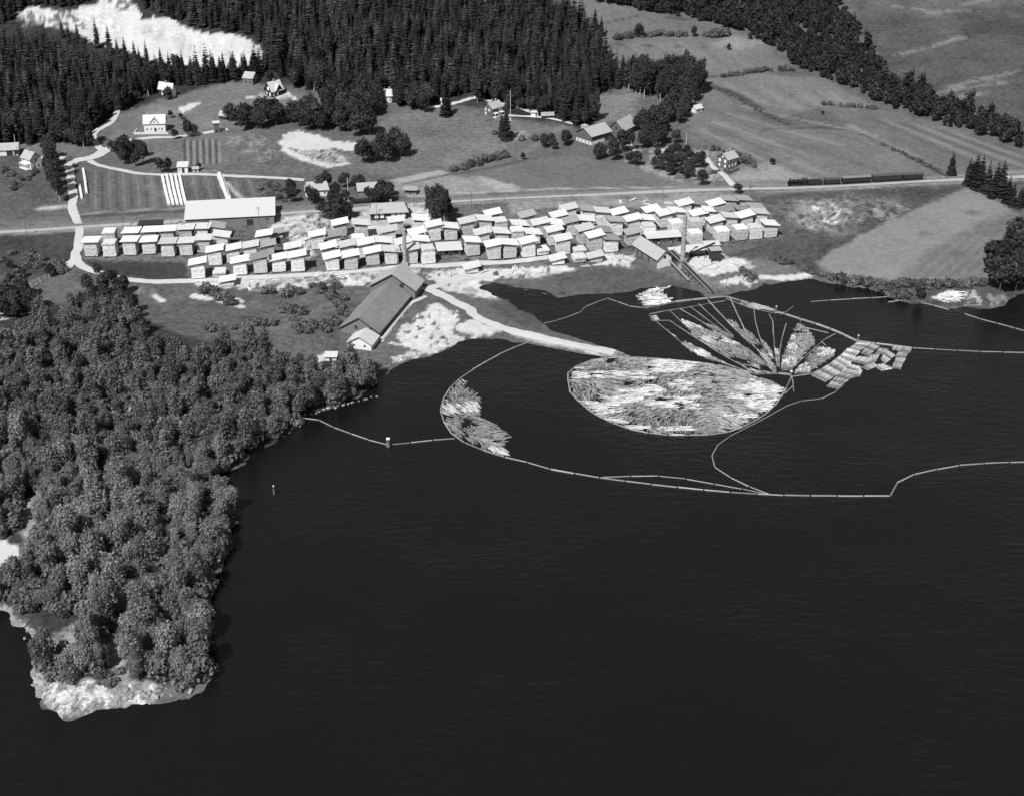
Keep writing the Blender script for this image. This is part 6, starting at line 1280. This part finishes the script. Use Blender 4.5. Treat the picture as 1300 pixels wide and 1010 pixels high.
# rows of pale boards set up in the garden plots
def board_row(pts, label, w=1.5, h=1.1, grp='rows of pale boards in the garden plots'):
    c = chain_land(pts, 3.4); o = c[0].copy(); ro = empty('board_row', o, 0, label, 'board row', grp); q_ = random.Random(len(label))
    for a_, b_ in zip(c, c[1:]):
        d = (b_ - a_); m = MB(); hh = h * q_.uniform(.8, 1.2); m.beam(a_ - o + d * .03 + Vector((0, 0, hh / 2)), b_ - o - d * .03 + Vector((0, 0, hh / 2)), w * q_.uniform(.9, 1.1), hh); build('board_pile', m, 'white_boards', ro)
def chain_land(pts, step):
    c = [P(*p) for p in pts]; out = [c[0]]
    for a_, b_ in zip(c, c[1:]):
        n = max(1, round((b_ - a_).length / step)); out += [P_xy(a_.lerp(b_, k / n)) for k in range(1, n + 1)]
    return out
def P_xy(p): return Vector((p.x, p.y, gz(p.x, p.y)))
for k, w in enumerate(('leftmost of the five white board rows on the garden plot', 'second from left of the five white board rows', 'middle one of the five white board rows', 'fourth from left of the five white board rows', 'rightmost of the five white board rows on the garden plot')):
    x = 206 + k * 5.4; board_row([(x, 224.5 - (k > 0) * 2), (x + 4, 243), (x + 8.5, 261)], w)
board_row([(278, 221), (284, 238), (290, 259)], 'left one of two white board rows before the warehouse'); board_row([(282, 238), (288, 250), (294, 258)], 'right one of two white board rows before the warehouse')
board_row([(105.5, 215), (108, 230), (110, 246)], 'white board row beside the left gravel road', 1.2); board_row([(101, 236), (104, 253)], 'short white board row close to the left gravel road', 1.2)
board_row([(240, 259), (246, 259.5)], 'small white board pile right of the five rows', 1.6)
# goods wagons standing on the siding behind the station
for k, px in enumerate((455, 472, 489)):
    p, yaw = rail_at(px); V_ = Vector((-math.sin(yaw), math.cos(yaw), 0)); p = p + V_ * 6.2; p.z = gz(p.x, p.y) + .1
    r = empty('goods_wagon', p, yaw, ('low dark goods wagon at the left end behind the station', 'low dark goods wagon in the middle behind the station', 'low dark goods wagon at the right end behind the station')[k], 'goods wagon', 'goods wagons behind the station'); m = MB(); m.box(-3.6, 3.6, -1.3, 1.3, .9, 2.0); build('body', m, 'coach_paint', r)
    for x in (-2.2, 2.2):
        for y in (-.78, .78): wheel(r, x, y, .5)
    m = MB(); m.box(-4, 4, -.2, .2, .7, .9); build('frame', m, 'black_iron', r)
# boulders on the headland and along the shore
BM = []
for k in range(6):
    bm = bmesh_ico = None
    import bmesh
    bm = bmesh.new(); bmesh.ops.create_icosphere(bm, subdivisions=2, radius=1.0); g = random.Random(600 + k)
    ax = [Vector((g.uniform(-1, 1), g.uniform(-1, 1), g.uniform(-1, 1))).normalized() for _ in range(14)]; lim = [g.uniform(.45, .8) for _ in ax]
    for vtx in bm.verts:
        for a_, l_ in zip(ax, lim):
            dd = vtx.co.dot(a_)
            if dd > l_: vtx.co -= a_ * (dd - l_)
        vtx.co.x *= 1.3; vtx.co.z *= .7
    me = bpy.data.meshes.new('boulder'); bm.to_mesh(me); bm.free(); me.materials.append(MATS['boulder_stone']); BM.append(me)
g = random.Random(77)
def boulder(px, py, s, lab, grp):
    p = P(px, py); o = link('boulder', BM[g.randrange(6)]); o.location = (p.x, p.y, max(p.z, -.1) + s * .15); o.rotation_euler = (0, 0, g.uniform(0, 6)); o.scale = (s, s * g.uniform(.7, 1.1), s * g.uniform(.7, 1.1)); tag(o, lab, 'boulder', grp)
TIP = [(50, 858), (54, 872), (64, 892), (84, 905), (108, 899), (142, 890), (170, 885), (195, 882), (215, 880)]
for k in range(120):
    t = g.random() * 7.99; i = int(t); u_ = t - i
    boulder(TIP[i][0] + (TIP[i + 1][0] - TIP[i][0]) * u_ + g.uniform(-7, 7), TIP[i][1] + (TIP[i + 1][1] - TIP[i][1]) * u_ - abs(g.gauss(0, 9)) + 3, g.choice((.2, .25, .3, .35, .4, .5, .6, .8, 1.1)), 'pale boulder on the rocky shore of the headland tip', 'boulders of the headland')
for (px, py, s, l) in [(240, 876, 2.2, 'flat grey slab of rock at the water right of the headland tip'), (190, 892, .7, 'single white stone in the water off the headland tip'), (124, 852, 1.9, 'large white rock among the bushes of the headland'), (54, 866, 1.8, 'white rock at the left corner of the headland shore'), (41, 869, .6, 'lonely little rock in the water left of the headland'), (31, 810, .7, 'small rock in the inlet left of the headland'), (47, 881, .5, 'tiny rock in the water below the headland corner'), (160, 876, 1.3, 'pale rock right of the headland middle')]: boulder(px, py, s, l, None)
for k in range(30):
    boulder(488 + k * 2.0 + g.uniform(-2, 2), 468 - (1 - (1 - k / 30) ** 2) * 18 + g.uniform(-2, 2), g.uniform(.3, .8), 'small stone on the shore below the barns', 'stones on the barn shore')
for k in range(16): boulder(388 + k * 6 + g.uniform(-2, 2), 527 - k * 1.7 + g.uniform(-1, 2), g.uniform(.4, 1.0), 'stone at the edge of the wooded bay', 'stones of the wooded bay')
for k in range(14): boulder(26 + k * 2.2, 790 + k * 1.6 + g.uniform(-3, 2), g.uniform(.4, 1.0), 'pale stone on the shore of the left inlet', 'stones of the left inlet')

# loose boards and little heaps left about the drying yard
HEAP = []
for k in range(3):
    g = random.Random(700 + k); m = MB()
    for j in range(9):
        x, y, z = g.uniform(-1.4, 1.4), g.uniform(-.8, .8), .05 + .09 * j; a = g.uniform(-.25, .25); d = Vector((math.cos(a), math.sin(a), 0)) * 2.2; m.beam(Vector((x, y, z)) - d, Vector((x, y, z)) + d, .35, .07)
    HEAP.append(m.mesh('board_heap', ['white_boards']))
g = random.Random(71)
SPOTS = [((250, 360), (320, 364), 8, 'below the roadside low stacks'), ((400, 352), (470, 352), 7, 'on the pale strip left of the lake barn'), ((600, 346), (700, 340), 9, 'on the pale bank right of the lake barn'), ((355, 292), (395, 312), 9, 'on bare ground right of the warehouse'), ((740, 336), (800, 330), 7, 'on the shavings left of the saw mill'), ((870, 340), (930, 338), 6, 'on the white sawdust bank'), ((700, 262), (860, 256), 6, 'on the grass behind the last stacks')]
for (a, b, n, w) in SPOTS:
    for k in range(n):
        t = g.random(); p = P(a[0] + (b[0] - a[0]) * t, a[1] + (b[1] - a[1]) * t + g.uniform(-4, 4)); o = link('board_heap', HEAP[k % 3]); o.location = p; o.rotation_euler = (0, 0, g.uniform(0, 3.1)); o.scale = [g.uniform(.7, 1.2)] * 3
        tag(o, 'small heap of loose boards ' + w, 'board heap', 'board heaps ' + w)
